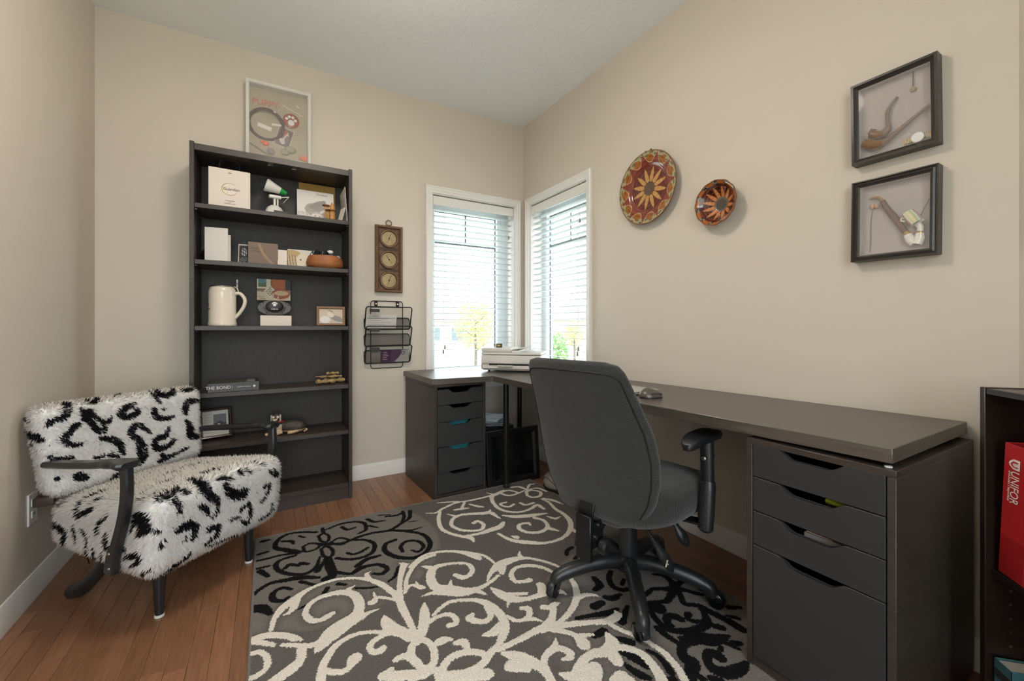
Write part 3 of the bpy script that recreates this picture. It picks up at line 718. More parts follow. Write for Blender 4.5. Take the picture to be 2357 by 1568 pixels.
sc_ = nt.nodes.new('ShaderNodeVectorMath'); sc_.operation = 'SCALE'; nt.links.new(c2, sc_.inputs[0]); nt.links.new(mrg.outputs['Result'], sc_.inputs['Scale']); nt.links.new(sc_.outputs['Vector'], bs.inputs['Base Color'])
bpn = nt.nodes.new('ShaderNodeBump'); bpn.inputs['Strength'].default_value = 0.7; bpn.inputs['Distance'].default_value = 0.004; nt.links.new(n2.outputs['Fac'], bpn.inputs['Height']); nt.links.new(bpn.outputs['Normal'], bs.inputs['Normal'])
rug = thing('area_rug', 'grey rug with cream and black floral scrolls under the office chair', 'rug', (0, 0, 0))
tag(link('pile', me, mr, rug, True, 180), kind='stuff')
mbind = mt('grey_rug_binding', 0x77736E, 0.9, bump=(400, 0.3, G))
mb = MB(); mb.box(RX0, RX1, RY0, RY1, 0.0008, RT - 0.003)
mb.build('backing', mbind, rug)
for a, b in (((RX0, RY0), (RX0, RY1)), ((RX0, RY1), (RX1, RY1)), ((RX1, RY1), (RX1, RY0)), ((RX1, RY0), (RX0, RY0))):
    MB().tube([(a[0], a[1], 0.0066), (b[0], b[1], 0.0066)], 0.0058, 8).build('bound_edge', mbind, rug)

# ================================================================ fur armchair
ACH = thing('armchair', 'black wooden armchair covered in white fur with black spots', 'armchair')
CU, CW, CROT = -2.13, -0.96, R(43)
sq = math.sqrt(0.5)
ACH.location = ((CU + CW) * sq + 0.009, (CU - CW) * sq, 0); ACH.rotation_euler = (0, 0, CROT)
ACM = Matrix.Translation(ACH.location) @ Matrix.Rotation(CROT, 4, 'Z'); ACI = ACM.inverted()
Zf = (0, 860, 2.703)
SPOTS = [
 [(330,160,12),(390,180,18),(415,230,18),(380,270,16),(320,290,14),(295,320,10)], [(220,185,10),(255,180,8)], [(150,255,10),(185,285,10)], [(170,365,16),(220,385,20),(260,405,12)], [(205,430,10),(215,432,8)],
 [(475,310,16),(440,340,18),(395,390,16),(400,420,14),(450,440,12),(500,430,8)], [(440,145,8),(500,160,10),(560,185,14),(600,165,14),(580,135,10),(530,125,8)], [(670,150,12),(680,125,14),(720,115,16),(740,140,14),(710,150,8)],
 [(495,215,8),(520,260,18),(560,300,16),(600,345,18),(650,345,14),(630,310,8)], [(540,225,14),(590,265,14),(650,300,12),(685,270,8)], [(830,185,10),(780,205,16),(740,245,18),(790,265,18),(850,230,18),(830,215,8)],
 [(910,85,14),(950,95,14),(985,130,20),(1030,135,20),(1075,110,14),(1010,75,8)], [(930,120,10),(985,170,14)], [(950,215,16),(965,260,20),(1020,275,16),(1070,260,10)], [(1005,215,8),(1015,216,8)], [(1110,105,8),(1160,105,16),(1220,85,8)], [(1225,165,14),(1170,170,22),(1145,215,22),(1150,245,12)],
 [(1150,285,10),(1175,330,24),(1180,380,24),(1240,385,14)], [(620,395,12),(690,405,20),(740,440,18),(760,490,14)], [(680,500,14),(730,515,10)], [(880,310,10),(830,320,18),(810,370,20),(850,400,18),(870,440,26),(880,500,30),(860,550,20)], [(880,330,14),(930,360,8)],
 [(1045,330,10),(1020,380,18),(960,410,20),(970,460,20),(1030,450,16),(1075,410,14)], [(1165,455,8),(1080,495,12),(1010,525,16),(975,540,8)], [(1000,500,14),(1015,502,12)], [(310,510,10),(360,530,14),(440,515,10)], [(580,515,10),(630,510,10),(640,495,6)], [(480,630,24),(520,640,18)], [(700,640,18),(740,610,14)], [(350,635,8),(355,650,8)],
 [(740,690,6),(860,700,8)], [(890,760,6),(1000,700,6),(1100,670,5)], [(880,790,6),(1020,740,6)], [(1000,640,6),(1110,620,8)], [(1140,600,6),(1230,580,5)], [(1200,575,8),(1310,575,6)], [(1250,640,8),(1320,615,14),(1390,600,8)], [(1480,610,10),(1500,625,10)], [(1520,600,8),(1560,615,8)], [(1570,560,6),(1640,570,6)], [(1670,600,10),(1720,625,14),(1700,590,8)],
 [(390,815,10),(420,795,8)], [(600,835,12),(540,855,14),(490,880,12)], [(490,850,14),(530,790,14),(600,760,10),(680,735,6)], [(590,800,8),(670,770,8)], [(340,910,14),(370,940,22),(420,985,20),(400,1050,14)], [(465,930,8),(480,980,10),(488,1040,8)], [(520,960,10),(555,1000,10),(550,1080,10),(540,1130,8)],
 [(680,880,8),(630,920,12),(620,970,14)], [(670,1000,18),(680,1060,20)], [(600,1080,10),(600,1130,14),(640,1150,12),(650,1110,8)], [(440,1120,8),(480,1180,10)], [(360,1140,10),(400,1185,10)], [(860,870,14),(890,900,30),(905,960,26),(880,990,16)], [(850,910,12),(830,970,8)], [(950,970,8),(1000,970,6)], [(1010,1030,10),(1000,1070,6)],
 [(1005,780,20),(1040,760,16),(1100,730,14),(1160,740,14)], [(1080,770,14),(1110,830,14),(1100,860,6)], [(1200,670,20),(1260,700,28),(1300,750,22),(1350,790,14),(1340,860,12),(1300,890,8)], [(1240,810,12),(1280,830,14),(1290,870,8)], [(1350,660,8),(1400,650,12),(1440,650,8)], [(1390,690,14),(1450,740,28),(1510,740,26),(1520,710,12)],
 [(1640,690,12),(1670,680,12),(1660,730,12),(1620,790,12)], [(1690,800,8),(1680,850,10),(1620,890,12)], [(1735,770,18),(1745,775,16)], [(1490,840,12),(1540,800,12),(1550,870,12),(1530,920,12),(1490,900,8)], [(1430,900,8),(1480,880,10)],
 [(1100,970,14),(1140,935,22),(1210,940,20),(1200,1010,16)], [(1290,960,14),(1350,940,16),(1340,990,14),(1280,1050,10)], [(1300,1060,10),(1420,1010,10),(1480,990,10)], [(1145,1020,10),(1155,1022,8)], [(735,1180,26),(750,1182,24)], [(800,1130,12),(860,1120,14),(870,1160,12),(830,1180,8)], [(780,1060,10),(800,1090,10)], [(790,1215,8),(785,1230,6)], [(890,1250,8),(900,1220,8),(950,1210,6)], [(1000,1240,10),(1060,1200,14),(1130,1150,16),(1180,1110,10)]]
def seat_warp(p):
    f = (-p.y + 0.235) / 0.47                       # 1 at the front, 0 at the back
    up = (p.z + 0.105) / 0.21
    z = p.z + up * (0.055 * f - 0.03) + (1 - up) * (-0.045 * f + 0.02) + up * 0.015 * math.cos(p.x * 5.5)
    return (p.x * (1 + 0.05 * f), p.y - 0.02 * up * f, z)
def back_warp(p):
    t = (p.z + 0.17) / 0.34
    y = p.y - 0.03 * (1 - (p.x / 0.31) ** 2) * 0 + 0.05 * t
    return (p.x * (0.94 + 0.09 * t), y, p.z)
cush = {}
mb = MB(); mb.rbox(0.262, 0.275, 0.112, 0.055, 22, (0, 0.045, 0.318), seat_warp); cush['seat'] = mb
mb = MB(); mb.rbox(0.292, 0.05, 0.165, 0.042, 22, (-0.012, 0.285, 0.585), back_warp, None); cush['backrest'] = mb
cam_l = ACI @ Vector(CAM)
kd_pts = []
trees = {k: BVHTree.FromBMesh(v.bm) for k, v in cush.items()}
for st in SPOTS:
    for p in catmull(st, 6):
        d = Vector(ray(p[0] / Zf[2] + Zf[0], p[1] / Zf[2] + Zf[1])); d = (ACI.to_3x3() @ d).normalized()
        best = None
        for k, tr in trees.items():
            h = tr.ray_cast(cam_l, d)
            if h[0] is not None and (best is None or h[3] < best[1]): best = (h[0], h[3])
        if best: kd_pts.append((best[0], max(p[2], 6) * 0.00074))
for k in range(46):                                 # the sides the photograph does not show
    x, y, z = rng.choice([(0.27, 0, 0), (0, 0.345, 0), (0, 0.25, 0)]); a = rng.uniform(0, 6.28)
    c = Vector((0.272, rng.uniform(-0.2, 0.2), rng.uniform(0.24, 0.4))) if x else Vector((rng.uniform(-0.28, 0.28), 0.36, rng.uniform(0.45, 0.72)))
    for s_ in range(7):
        b = a + s_ * 0.45; r_ = 0.028
        o = Vector((0, r_ * math.cos(b), r_ * math.sin(b))) if x else Vector((r_ * math.cos(b), 0, r_ * math.sin(b)))
        kd_pts.append((c + o, rng.uniform(0.004, 0.009)))
kd = KDTree(len(kd_pts))
for i, (p, r_) in enumerate(kd_pts): kd.insert(p, i)
kd.balance()
def spot(p):
    for q, i, d in kd.find_range(p, 0.027):
        if d < kd_pts[i][1]: return True
    return False
WH = [hx(c) for c in (0xFAF8F5, 0xF3F1EE, 0xFBFAF8, 0xEDE6DD, 0xF6EFE7)]
BLK = [hx(c) for c in (0x141416, 0x1E1E22, 0x0E0E10)]
def fur(mb, name, n, length, comb):
    bm = mb.bm
    bmesh.ops.recalc_face_normals(bm, faces=bm.faces); bmesh.ops.triangulate(bm, faces=bm.faces[:])
    bm.normal_update(); bm.faces.ensure_lookup_table()
    ar = np.array([f.calc_area() for f in bm.faces]); ar /= ar.sum()
    pick = rng.choice(len(ar), n, p=ar)
    tri = np.array([[list(v.co) for v in f.verts] for f in bm.faces]); nr = np.array([list(f.normal) for f in bm.faces])
    r1 = np.sqrt(rng.random(n))[:, None]; r2 = rng.random(n)[:, None]
    t = tri[pick]; P = t[:, 0] * (1 - r1) + t[:, 1] * r1 * (1 - r2) + t[:, 2] * r1 * r2; N = nr[pick]
    cb0 = np.array(comb)[None, :]; cbt = cb0 - N * (N @ np.array(comb))[:, None]
    D = N * 0.36 + cbt * 1.1 + rng.normal(0, 0.15, (n, 3)); D /= np.linalg.norm(D, axis=1)[:, None]
    L = length * rng.uniform(0.6, 1.15, n)[:, None]
    side = np.cross(D, N + rng.normal(0, 0.22, (n, 3))); side /= np.linalg.norm(side, axis=1)[:, None]
    Wd = 0.0015 * rng.uniform(0.7, 1.4, n)[:, None]
    mid = P + D * L * 0.55; D2 = D + cbt * 0.6 + N * 0.05; D2 /= np.linalg.norm(D2, axis=1)[:, None]
    tip = mid + D2 * L * 0.45
    V = np.stack([P - N * 0.002 - side * Wd, P - N * 0.002 + side * Wd, mid - side * Wd * 0.8, mid + side * Wd * 0.8, tip], 1).reshape(-1, 3)
    colr = np.zeros((n, 5, 4)); colr[:, :, 3] = 1
    for i in range(n):
        c = random.choice(BLK) if spot(P[i]) else random.choice(WH)
        colr[i, :, :3] = c
    b = np.arange(n) * 5
    me = bpy.data.meshes.new(name)
    me.vertices.add(5 * n); me.vertices.foreach_set('co', V.ravel())
    loops = np.stack([b, b + 1, b + 3, b + 2, b + 2, b + 3, b + 4], 1).ravel()
    me.loops.add(len(loops)); me.loops.foreach_set('vertex_index', loops)
    ls = np.stack([np.arange(n) * 7, np.arange(n) * 7 + 4], 1).ravel(); lt = np.tile([4, 3], n)
    me.polygons.add(2 * n); me.polygons.foreach_set('loop_start', ls); me.polygons.foreach_set('loop_total', lt)
    me.polygons.foreach_set('use_smooth', np.ones(2 * n, bool))
    me.update(calc_edges=True)
    ca = me.color_attributes.new('Col', 'FLOAT_COLOR', 'POINT'); ca.data.foreach_set('color', colr.ravel())
    nn = np.repeat(N + D * 0.12, 5, axis=0); nn /= np.linalg.norm(nn, axis=1)[:, None]
    me.normals_split_custom_set_from_vertices(nn.tolist())
    me.materials.append(M['fur'])
    base = mb.build(name, 'furbase', ACH)
    bme = base.data; cb = bme.color_attributes.new('Col', 'FLOAT_COLOR', 'POINT')
    cc = []
    for v in bme.vertices: cc += [*(BLK[0] if spot(v.co) else WH[1]), 1]
    cb.data.foreach_set('color', cc)
    o = bpy.data.objects.new('fur', me); COL.objects.link(o); o.parent = base
    tag(o, kind='stuff')
fur(cush['seat'], 'seat', 66000, 0.021, (0, 0.22, -0.42))
fur(cush['backrest'], 'backrest', 46000, 0.017, (0.12, -0.0, -0.42))
mab = mt('worn_black_painted_wood', 0x232426, 0.28, noise=(20, 0.4, (2, 2, 6)), bump=(40, 0.05, G))
for sx in (-1, 1):
    x = sx * (0.298 if sx < 0 else 0.284)
    MB().bar(catmull([(x * 0.97, 0.26, 0.548), (x, 0.14, 0.56), (x, 0.02, 0.572), (x * 1.01, -0.08, 0.585), (x * 1.0, -0.14, 0.59), (x, -0.182, 0.588)], 4), [0.045] * 9 + [0.05] * 4 + [0.062] * 4 + [0.075] * 3 + [0.05], 0.022, None, (0, 0, 1), 0.3).build('armrest', mab, ACH)
    MB().bar(catmull([(x, -0.165, 0.58), (x, -0.168, 0.5), (x, -0.155, 0.42), (x, -0.125, 0.33), (x, -0.1, 0.27), (x, -0.092, 0.215)], 4), 0.026, [0.036] * 8 + [0.034] * 6 + [0.042] * 4 + [0.046] * 3, None, (0, 1, 0), 0.2).build('arm_post', mab, ACH)
    for zz_ in (0.235, 0.285): MB().sphere((x + sx * 0.0135, -0.1 + (0.285 - zz_) * 0.0, zz_), (0.004, 0.006, 0.006), 10, 6).build('screw', 'steel', ACH)
    MB().tube(catmull([(sx * 0.19, 0.06, 0.235), (sx * 0.195, 0.15, 0.13), (sx * 0.2, 0.235, 0.05), (sx * 0.2, 0.3, 0.022)], 4), [0.024] * 8 + [0.027] * 5, 10).build('rear_leg', mab, ACH)
    MB().bar(catmull([(sx * 0.16, 0.2, 0.29), (sx * 0.165, 0.3, 0.4), (sx * 0.165, 0.345, 0.55)], 5), 0.035, 0.018, None, (0, 1, 0)).build('back_support', mab, ACH)
    l = MB().tube([(sx * 0.182, -0.14, 0.225), (sx * 0.182, -0.142, 0.008)], [0.024, 0.0135], 16).build('front_leg', mab, ACH)
    MB().tube([(sx * 0.182, -0.142, 0.009), (sx * 0.182, -0.142, 0.0)], [0.0150, 0.0155], 16).build('glide', 'whitep', l)
# ================================================================ tall bookcase
def X(u, y): return float(wa(u, HOR, y)[0])
def Zat(u, v, y): return float(wa(u, v, y)[2])
BX0, BX1, BYF, BYR = -2.224, -1.424, -0.30, -0.02
SH = [1.702, 1.406, 1.057, 0.700, 0.420, 0.098]
bk = thing('bookcase', 'tall black-brown bookcase with keepsakes on its shelves', 'bookcase', (-1.824, -0.16, 0))
def bl(name, mat, x0, x1, y0, y1, z0, z1, bev=0.0012): return bxp(name, mat, bk, x0 + 1.824, x1 + 1.824, y0 + 0.16, y1 + 0.16, z0, z1, bev)
bl('side_panel', 'bb', BX0, BX0 + 0.02, BYF, BYR, 0, 2.02)
bl('side_panel', 'bb', BX1 - 0.02, BX1, BYF, BYR, 0, 2.02)
bl('back_panel', 'bback', BX0 + 0.02, BX1 - 0.02, BYR - 0.008, BYR - 0.003, 0.07, 2.0)
bl('top_panel', 'bbx', BX0 + 0.02, BX1 - 0.02, BYF + 0.003, BYR - 0.008, 1.978, 2.012)
for i, z in enumerate(SH):
    bl('shelf', 'bbx', BX0 + 0.021, BX1 - 0.021, BYF + (0.005 if i < 5 else 0.002), BYR - 0.009, z - 0.024, z)
bl('plinth', 'bbx', BX0 + 0.02, BX1 - 0.02, BYF + 0.012, BYF + 0.028, 0, 0.074)
for z in SH[:5]:
    for xx in (BX0 + 0.024, BX1 - 0.024):
        for yy in (-0.27, -0.07): MB().cyl((xx + 1.824 - 0.006, yy + 0.16, z - 0.0275), (xx + 1.824 + 0.006, yy + 0.16, z - 0.0275), 0.0035, 8).build('shelf_peg', 'chrome', bk)
for xx in (-1.86, -1.74): MB().box(xx + 1.824 - 0.012, xx + 1.824 + 0.012, -0.1, -0.09, 1.972, 1.978, 0.002).build('bracket', 'chrome', bk)
EPS = 0.0006
def card(name, label, cat, u0, u1, vt, z, y, mat, lean=6, th=0.002, rz=0.0, hgt=None, grp=None):
    """stiff upright sheet standing on a shelf, leaning back; local x across, z up, front at y<0"""
    x0, x1 = X(u0, y), X(u1, y)
    h = hgt if hgt else (Zat((u0 + u1) / 2, vt, y) - z)
    e = thing(name, label, cat, ((x0 + x1) / 2, y, z + EPS), rz, grp)
    m = T(rx=R(-lean))
    MB().box(-(x1 - x0) / 2, (x1 - x0) / 2, 0, th, 0, h, min(th / 3, 0.0006), m).build('sheet', mat, e)
    return e, (x1 - x0), h, m
UP = Matrix.Rotation(PI / 2, 4, 'X')                 # lays an XY drawing upright, facing -y
def pic(name, e, w, h, m, colf, y=-0.0006, z0=0.0, nu=60, nv=46, mat='vc'):
    return painted(name, nu, nv, lambda u, v: m @ Vector(((u - 0.5) * w, y, z0 + v * h)), colf, e, mat)

# -- gift bag
y = -0.235
gx0, gx1 = X(480, y), X(576, y)
bag = thing('gift_bag', 'white paper gift bag with gold ring print and black cord handle', 'bag', ((gx0 + gx1) / 2, y, SH[0] + EPS), R(3))
wB, hB = gx1 - gx0, 0.218
mb = MB()
mb.grid(lambda i, j: [(-wB / 2, 0, 0), (wB / 2, 0, 0), (wB / 2, 0.09, 0), (-wB / 2, 0.09, 0)][i] if j == 0 else [(-wB / 2, 0, hB), (wB / 2, 0, hB), (wB / 2, 0.075, hB), (-wB / 2, 0.075, hB)][i], 4, 2, True)
mb.box(-wB / 2, wB / 2, 0.0, 0.09, 0, 0.002)
mb.build('paper_body', 'cream', bag, False)
for yy in (0.004, 0.07):
    MB().tube(catmull([(-0.048, yy, hB - 0.01), (-0.046, yy - 0.003, hB + 0.035), (-0.02, yy - 0.006, hB + 0.055), (0.02, yy - 0.006, hB + 0.05), (0.044, yy - 0.003, hB + 0.03), (0.046, yy, hB - 0.01)], 5), 0.0018, 6).build('handle', 'black', bag)
mp = T(0, -0.0008, hB * 0.5) @ UP
MB().tube([(0.036 * math.cos(a), 0.033 * math.sin(a), 0) for a in np.linspace(0.5, 5.9, 40)], [0.0004 + 0.0013 * math.sin(k / 39 * PI) for k in range(40)], 5, m=mp, caps=True).build('gold_ring', 'gold', bag)
text('lettering', 'Guardian', 0.021, 'black', bag, T(0.008, -0.0012, hB * 0.5) @ UP)
for k, (hw, zz_) in enumerate(((0.022, 0.2), (0.007, 0.165), (0.026, 0.13))): bxp('fine_print', 'ink', bag, -hw, hw, -0.001, 0, hB * zz_, hB * zz_ + 0.0022, 0)
bxp('slot', 'black', bag, -0.008, 0.008, -0.001, 0, hB - 0.022, hB - 0.019, 0)

# -- generic white and green desk model (plain stand-in)
y = -0.17
dm = thing('desk_model', 'white plastic desk model with a green-tipped cone on a stand', 'model', (X(632, y), y, SH[0] + EPS), R(8))
MB().lathe([(0.05, 0), (0.05, 0.02), (0.046, 0.038), (0.036, 0.055), (0.02, 0.066), (0.004, 0.07)], 32, T()).build('domed_base', 'whitep', dm)
MB().box(-0.012, 0.06, -0.062, -0.056, 0.0, 0.026, 0.001).build('plaque', 'dgrey', dm)
MB().box(-0.006, 0.006, -0.006, 0.006, 0.065, 0.115, 0.002).box(0.012, 0.02, -0.005, 0.005, 0.06, 0.11, 0.002).build('post', 'whitep', dm)
MB().box(-0.03, 0.035, -0.014, 0.014, 0.108, 0.128, 0.004).build('bracket', 'whitep', dm)
mc = T(0.02, 0, 0.163, ry=R(106))
MB().lathe([(0.034, -0.07), (0.038, -0.062), (0.02, 0.01)], 28, mc).build('cone', 'whitep', dm)
MB().lathe([(0.0202, 0.0102), (0.011, 0.045), (0.006, 0.047)], 24, mc).build('cone_tip', 'green', dm)
MB().tube([(0.03, 0, 0.12), (0.075, -0.006, 0.13)], 0.003, 8).tube([(0.075, -0.006, 0.13), (0.045, 0.0, 0.09)], 0.0015, 6).build('strut', 'whitep', dm)
MB().tube([(-0.045, 0, 0.18), (-0.085, -0.01, 0.21)], 0.0025, 6).tube([(-0.045, 0, 0.17), (-0.075, -0.01, 0.14)], 0.0025, 6).build('rod', 'black', dm)

# -- envelope, drawing, letters, wooden tower
e, wE, hE, m = card('envelope', 'large tan envelope standing behind the pencil drawing', 'envelope', 688, 772, 424, SH[0], -0.06, 'tan', 4, 0.003)
e, wD, hD, m = card('drawing_card', 'folded white card with pencil drawing of a bird', 'card', 684, 769, 437, SH[0], -0.155, 'white', 9, 0.0015)
def bird(u, v):
    c = 0xDCD7CF
    if v < 0.28: c = 0xD0CCC6
    if v < 0.28 and (u * 9 + v * 3) % 1 < 0.12: c = 0xA8A49C
    if ell(u, v, 0.42, 0.42, 0.22, 0.2): c = 0xA39D94
    if ell(u, v, 0.55, 0.58, 0.27, 0.1, 0.5): c = 0x8F8A82
    if ell(u, v, 0.6, 0.45, 0.2, 0.07, 0.3): c = 0x979189
    if ell(u, v, 0.52, 0.2, 0.14, 0.12): c = 0xDAD4CB
    if ell(u, v, 0.48, 0.21, 0.022, 0.03) or ell(u, v, 0.6, 0.18, 0.02, 0.025): c = 0x6A655F
    if abs(v - 0.28) < 0.012: c = 0xB6B1AA
    return c
pic('drawing', e, wD * 0.98, hD * 0.98, m, bird)
text('lettering', 'To Nouri', 0.017, 'ink', e, m @ T(0.035, -0.001, hD * 0.9) @ UP, shear=0.3)
e = thing('letter_sheet', 'handwritten white letter leaning on the bookcase side', 'letter', (BX1 - 0.022, -0.17, SH[0] + EPS), 0)
m = T(ry=R(-4))
MB().box(-0.0022, 0, -0.1, 0.1, 0, 0.215, 0, m).build('sheet', 'white', e)
for k in range(11): MB().box(-0.0027, -0.0022, -0.08 + 0.01 * (k % 3), 0.03 + 0.012 * (k * 7 % 4), 0.19 - k * 0.015, 0.1915 - k * 0.015, 0, m).build('handwriting', 'ink', e)
e = thing('envelope', 'small white envelope propped in front of the letter', 'envelope', (BX1 - 0.062, -0.25, SH[0] + EPS), R(12))
MB().box(-0.0015, 0.0, -0.03, 0.05, 0, 0.092, 0, T(ry=R(14))).build('sheet', 'white', e)
y = -0.215
tw = thing('wooden_tower_model', 'small tan wooden tower model with pointed column and railings', 'model', (X(757, y), y, SH[0] + EPS), 0)
mb = MB().lathe([(0.0155, 0), (0.0155, 0.07), (0.0165, 0.071), (0.0165, 0.078), (0.013, 0.079), (0.0125, 0.095), (0.008, 0.11), (0.001, 0.12)], 20, T(0.018, 0, 0))
mb.build('pointed_column', 'woodlt', tw)
mb = MB()
for xx in (-0.022, -0.012, -0.003): mb.cyl((xx, -0.004, 0), (xx, -0.004, 0.1), 0.0035, 8)
mb.build('railing_post', 'woodlt', tw)
MB().lathe([(0.021, 0), (0.022, 0.006)], 20, T(-0.016, 0, 0.093)).lathe([(0.03, 0), (0.03, 0.005)], 20, T(0.008, 0, 0.066)).build('round_deck', 'wooddk', tw)

# -- second shelf
y = -0.12
e = thing('glass_vase', 'dark brown glossy glass vase in the bookcase corner', 'vase', (-2.156, y, SH[1] + EPS))
MB().lathe([(0.02, 0), (0.036, 0.012), (0.042, 0.04), (0.034, 0.07), (0.018, 0.085), (0.016, 0.105), (0.021, 0.122), (0.019, 0.122), (0.013, 0.105)], 28, cap=False).build('vase_body', mt('brown_glass', 0x241A14, 0.08, coat=0.6), e)
y = -0.215
e = thing('greeting_card', 'tall white greeting card standing half open', 'card', (X(500, y), y, SH[1] + EPS), R(-4))
hC = 0.190
MB().box(-0.058, 0.05, 0, 0.001, 0, hC, 0, T(rz=R(-6))).build('front_leaf', 'white', e)
MB().box(0, 0.118, 0, 0.001, 0, hC * 0.84, 0, T(-0.058, 0.008, 0, rz=R(9))).build('back_leaf', 'cream', e)
def xray(u, v):
    if u < 0.08 or u > 0.92 or v < 0.05 or v > 0.95: return 0xC9C3BA
    if ell(u, v, 0.5, 0.62, 0.26, 0.2) and (math.sin(u * 37) + math.sin(v * 41 + u * 13)) > 0.1: return 0xA9ABAF
    if v < 0.35 and math.sin(v * 60 + math.sin(u * 20)) > 0.5: return 0x7E8288
    return 0x24262A
e, w_, h_, m = card('photo_print', 'small dark black-and-white photo print beside brown box', 'photo', 547, 574, 553, SH[1], -0.17, 'white', 8, 0.002, R(-10), 0.122)
pic('print', e, w_, h_, m, xray)
y = -0.2
x0, x1 = X(571, y), X(640, y)
bx_ = thing('gift_box', 'brown cardboard box with tone-on-tone lettering and swoosh', 'box', ((x0 + x1) / 2, y, SH[1] + EPS), R(3))
wb_, hb_ = x1 - x0, 0.132
MB().box(-wb_ / 2, wb_ / 2, 0, 0.04, 0, hb_, 0.001).build('carton', 'brown', bx_)
mdk = mt('dark_brown_print', 0x55463B, 0.6); mlt = mt('light_brown_print', 0x9A7A5C, 0.5)
for k, s_ in enumerate(('made', 'amazing')): text('lettering', s_, 0.021, mdk, bx_, T(-wb_ / 2 + 0.012 + 0.0055 * len(s_), -0.0006, hb_ - 0.033 - k * 0.017) @ UP)
MB().bar([(0.0 + 0.02 * t - 0.02 + 0.055 * t * t, -0.0006, hb_ - 0.008 - t * (hb_ - 0.014)) for t in np.linspace(0, 1, 12)], [0.014] * 12, 0.0006, None, (0, 1, 0)).build('swoosh', mlt, bx_)
MB().bar([(wb_ / 2 - 0.05, -0.0006, hb_ - 0.04 + -0.03), (wb_ / 2 - 0.004, -0.0006, hb_ - 0.015)], 0.002, 0.0006, None, (0, 1, 0)).build('thin_swoosh', mlt, bx_)
MB().prism([(0.006 * math.cos(a), 0.008 * math.sin(a)) for a in np.linspace(0, 2 * PI, 10)[:-1]], 0, 0.0004, T(wb_ / 2 - 0.026, -0.0002, 0.013) @ UP).build('emblem', 'cream', bx_)
card('note_card', 'small plain cream card between brown box and dog postcard', 'card', 639, 661, 575, SH[1], -0.2, 'cream', 6, 0.003)
def dogface(u, v):
    c = 0xCDC6BC
    if v < 0.9 - 0.25 * u: c = 0xC9B183
    if ell(u, v, 0.62, 0.4, 0.3, 0.4): c = 0xD6CBB4
    if ell(u, v, 0.2, 0.8, 0.28, 0.16): c = 0xB59A66
    if u < 0.36 and v < 0.7 and math.sin(u * 60 + v * 6) > -0.2: c = 0x8E7A62
    if ell(u, v, 0.88, 0.2, 0.07, 0.12): c = 0x2B2522
    if ell(u, v, 0.5, 0.45, 0.03, 0.05): c = 0x4A3B30
    return c
e, w_, h_, m = card('dog_postcard', 'postcard photo of a shaggy light-brown dog', 'card', 662, 722, 574, SH[1], -0.19, 'white', 10, 0.002)
pic('print', e, w_, h_, m, dogface)
y = -0.2
e = thing('terracotta_bowl', 'round terracotta planter bowl with scratched lettering', 'bowl', (X(748, y), y, SH[1] + EPS))
MB().lathe([(0.08, 0), (0.1, 0.014), (0.106, 0.036), (0.1, 0.06), (0.092, 0.078), (0.086, 0.08), (0.088, 0.064), (0.06, 0.06)], 40, T() @ Matrix.Diagonal((1, 0.8, 1, 1))).build('bowl_body', 'terra', e)
for k, ch in enumerate('Spirit 02'):
    a = R(-90 + (k - 4) * 9.5)
    if ch != ' ': text('lettering', ch, 0.018, 'wooddk', e, T(0.1062 * math.cos(a), 0.0852 * math.sin(a), 0.044, rz=a + PI / 2) @ UP)
bp = np.array([X(748, y), y, SH[1] + 0.0616])
g = thing('sunglasses', 'black sunglasses lying in the terracotta bowl', 'glasses', (bp[0] - 0.028, bp[1] - 0.028, bp[2] + 0.001), R(10))
for sx in (-1, 1):
    MB().sphere((sx * 0.026, 0, 0.032), (0.023, 0.005, 0.017), 18, 10).build('lens', 'blkg', g)
    MB().tube([(sx * 0.048, 0, 0.036), (sx * 0.05, 0.03, 0.026), (sx * 0.046, 0.06, 0.008)], 0.002, 6).build('temple', 'blkg', g)
MB().tube([(-0.008, 0, 0.034), (0, -0.002, 0.037), (0.008, 0, 0.034)], 0.0022, 6).box(-0.02, 0.02, -0.002, 0.002, 0, 0.016).build('bridge', 'blkg', g)
g = thing('pebble', 'smooth white pebble on top of the terracotta bowl', 'stone', (bp[0] + 0.03, bp[1], bp[2]))
MB().sphere((0, 0, 0.049), (0.019, 0.014, 0.012), 16, 10).build('stone', 'stone', g)
MB().sphere((0, 0, 0.02), (0.03, 0.026, 0.02), 14, 8).build('moss_base', 'dgrey', g)
g = thing('silk_scarf', 'crumpled grey and cream scarf in the terracotta bowl', 'scarf', (bp[0] + 0.07 - 0.03, bp[1] - 0.03, bp[2]))
painted('cloth', 36, 14, lambda u, v: (-0.03 + u * 0.07, -0.02 + v * 0.035, 0.008 + 0.014 * math.sin(v * PI) + 0.004 * math.sin(u * 26 + v * 9)), lambda u, v: 0xB9B1A4 if math.sin(u * 40 + v * 14) > 0 else 0x3B3835, g)

# -- third shelf
y = -0.21
st = thing('beer_stein', 'cream stoneware beer stein with pewter lid', 'stein', (X(512, y), y, SH[2] + EPS), R(-12))
MB().lathe([(0.066, 0), (0.0675, 0.003), (0.0675, 0.018), (0.065, 0.022), (0.065, 0.185), (0.062, 0.2), (0.056, 0.211), (0.054, 0.214), (0.05, 0.21), (0.055, 0.19), (0.055, 0.02)], 48, cap=False).build('mug_body', 'stein', st)
MB().tube(catmull([(0.058, -0.0, 0.178), (0.085, 0, 0.18), (0.107, 0, 0.15), (0.105, 0, 0.115), (0.085, 0, 0.075), (0.062, 0, 0.045)], 5), [0.013] * 4 + [0.012] * 22, 12, sq=(1, 0.8)).build('handle', 'stein', st)
lid = MB().lathe([(0.056, 0.214), (0.057, 0.219), (0.04, 0.222), (0.002, 0.226)], 40, cap=True).build('lid', 'steel', st)
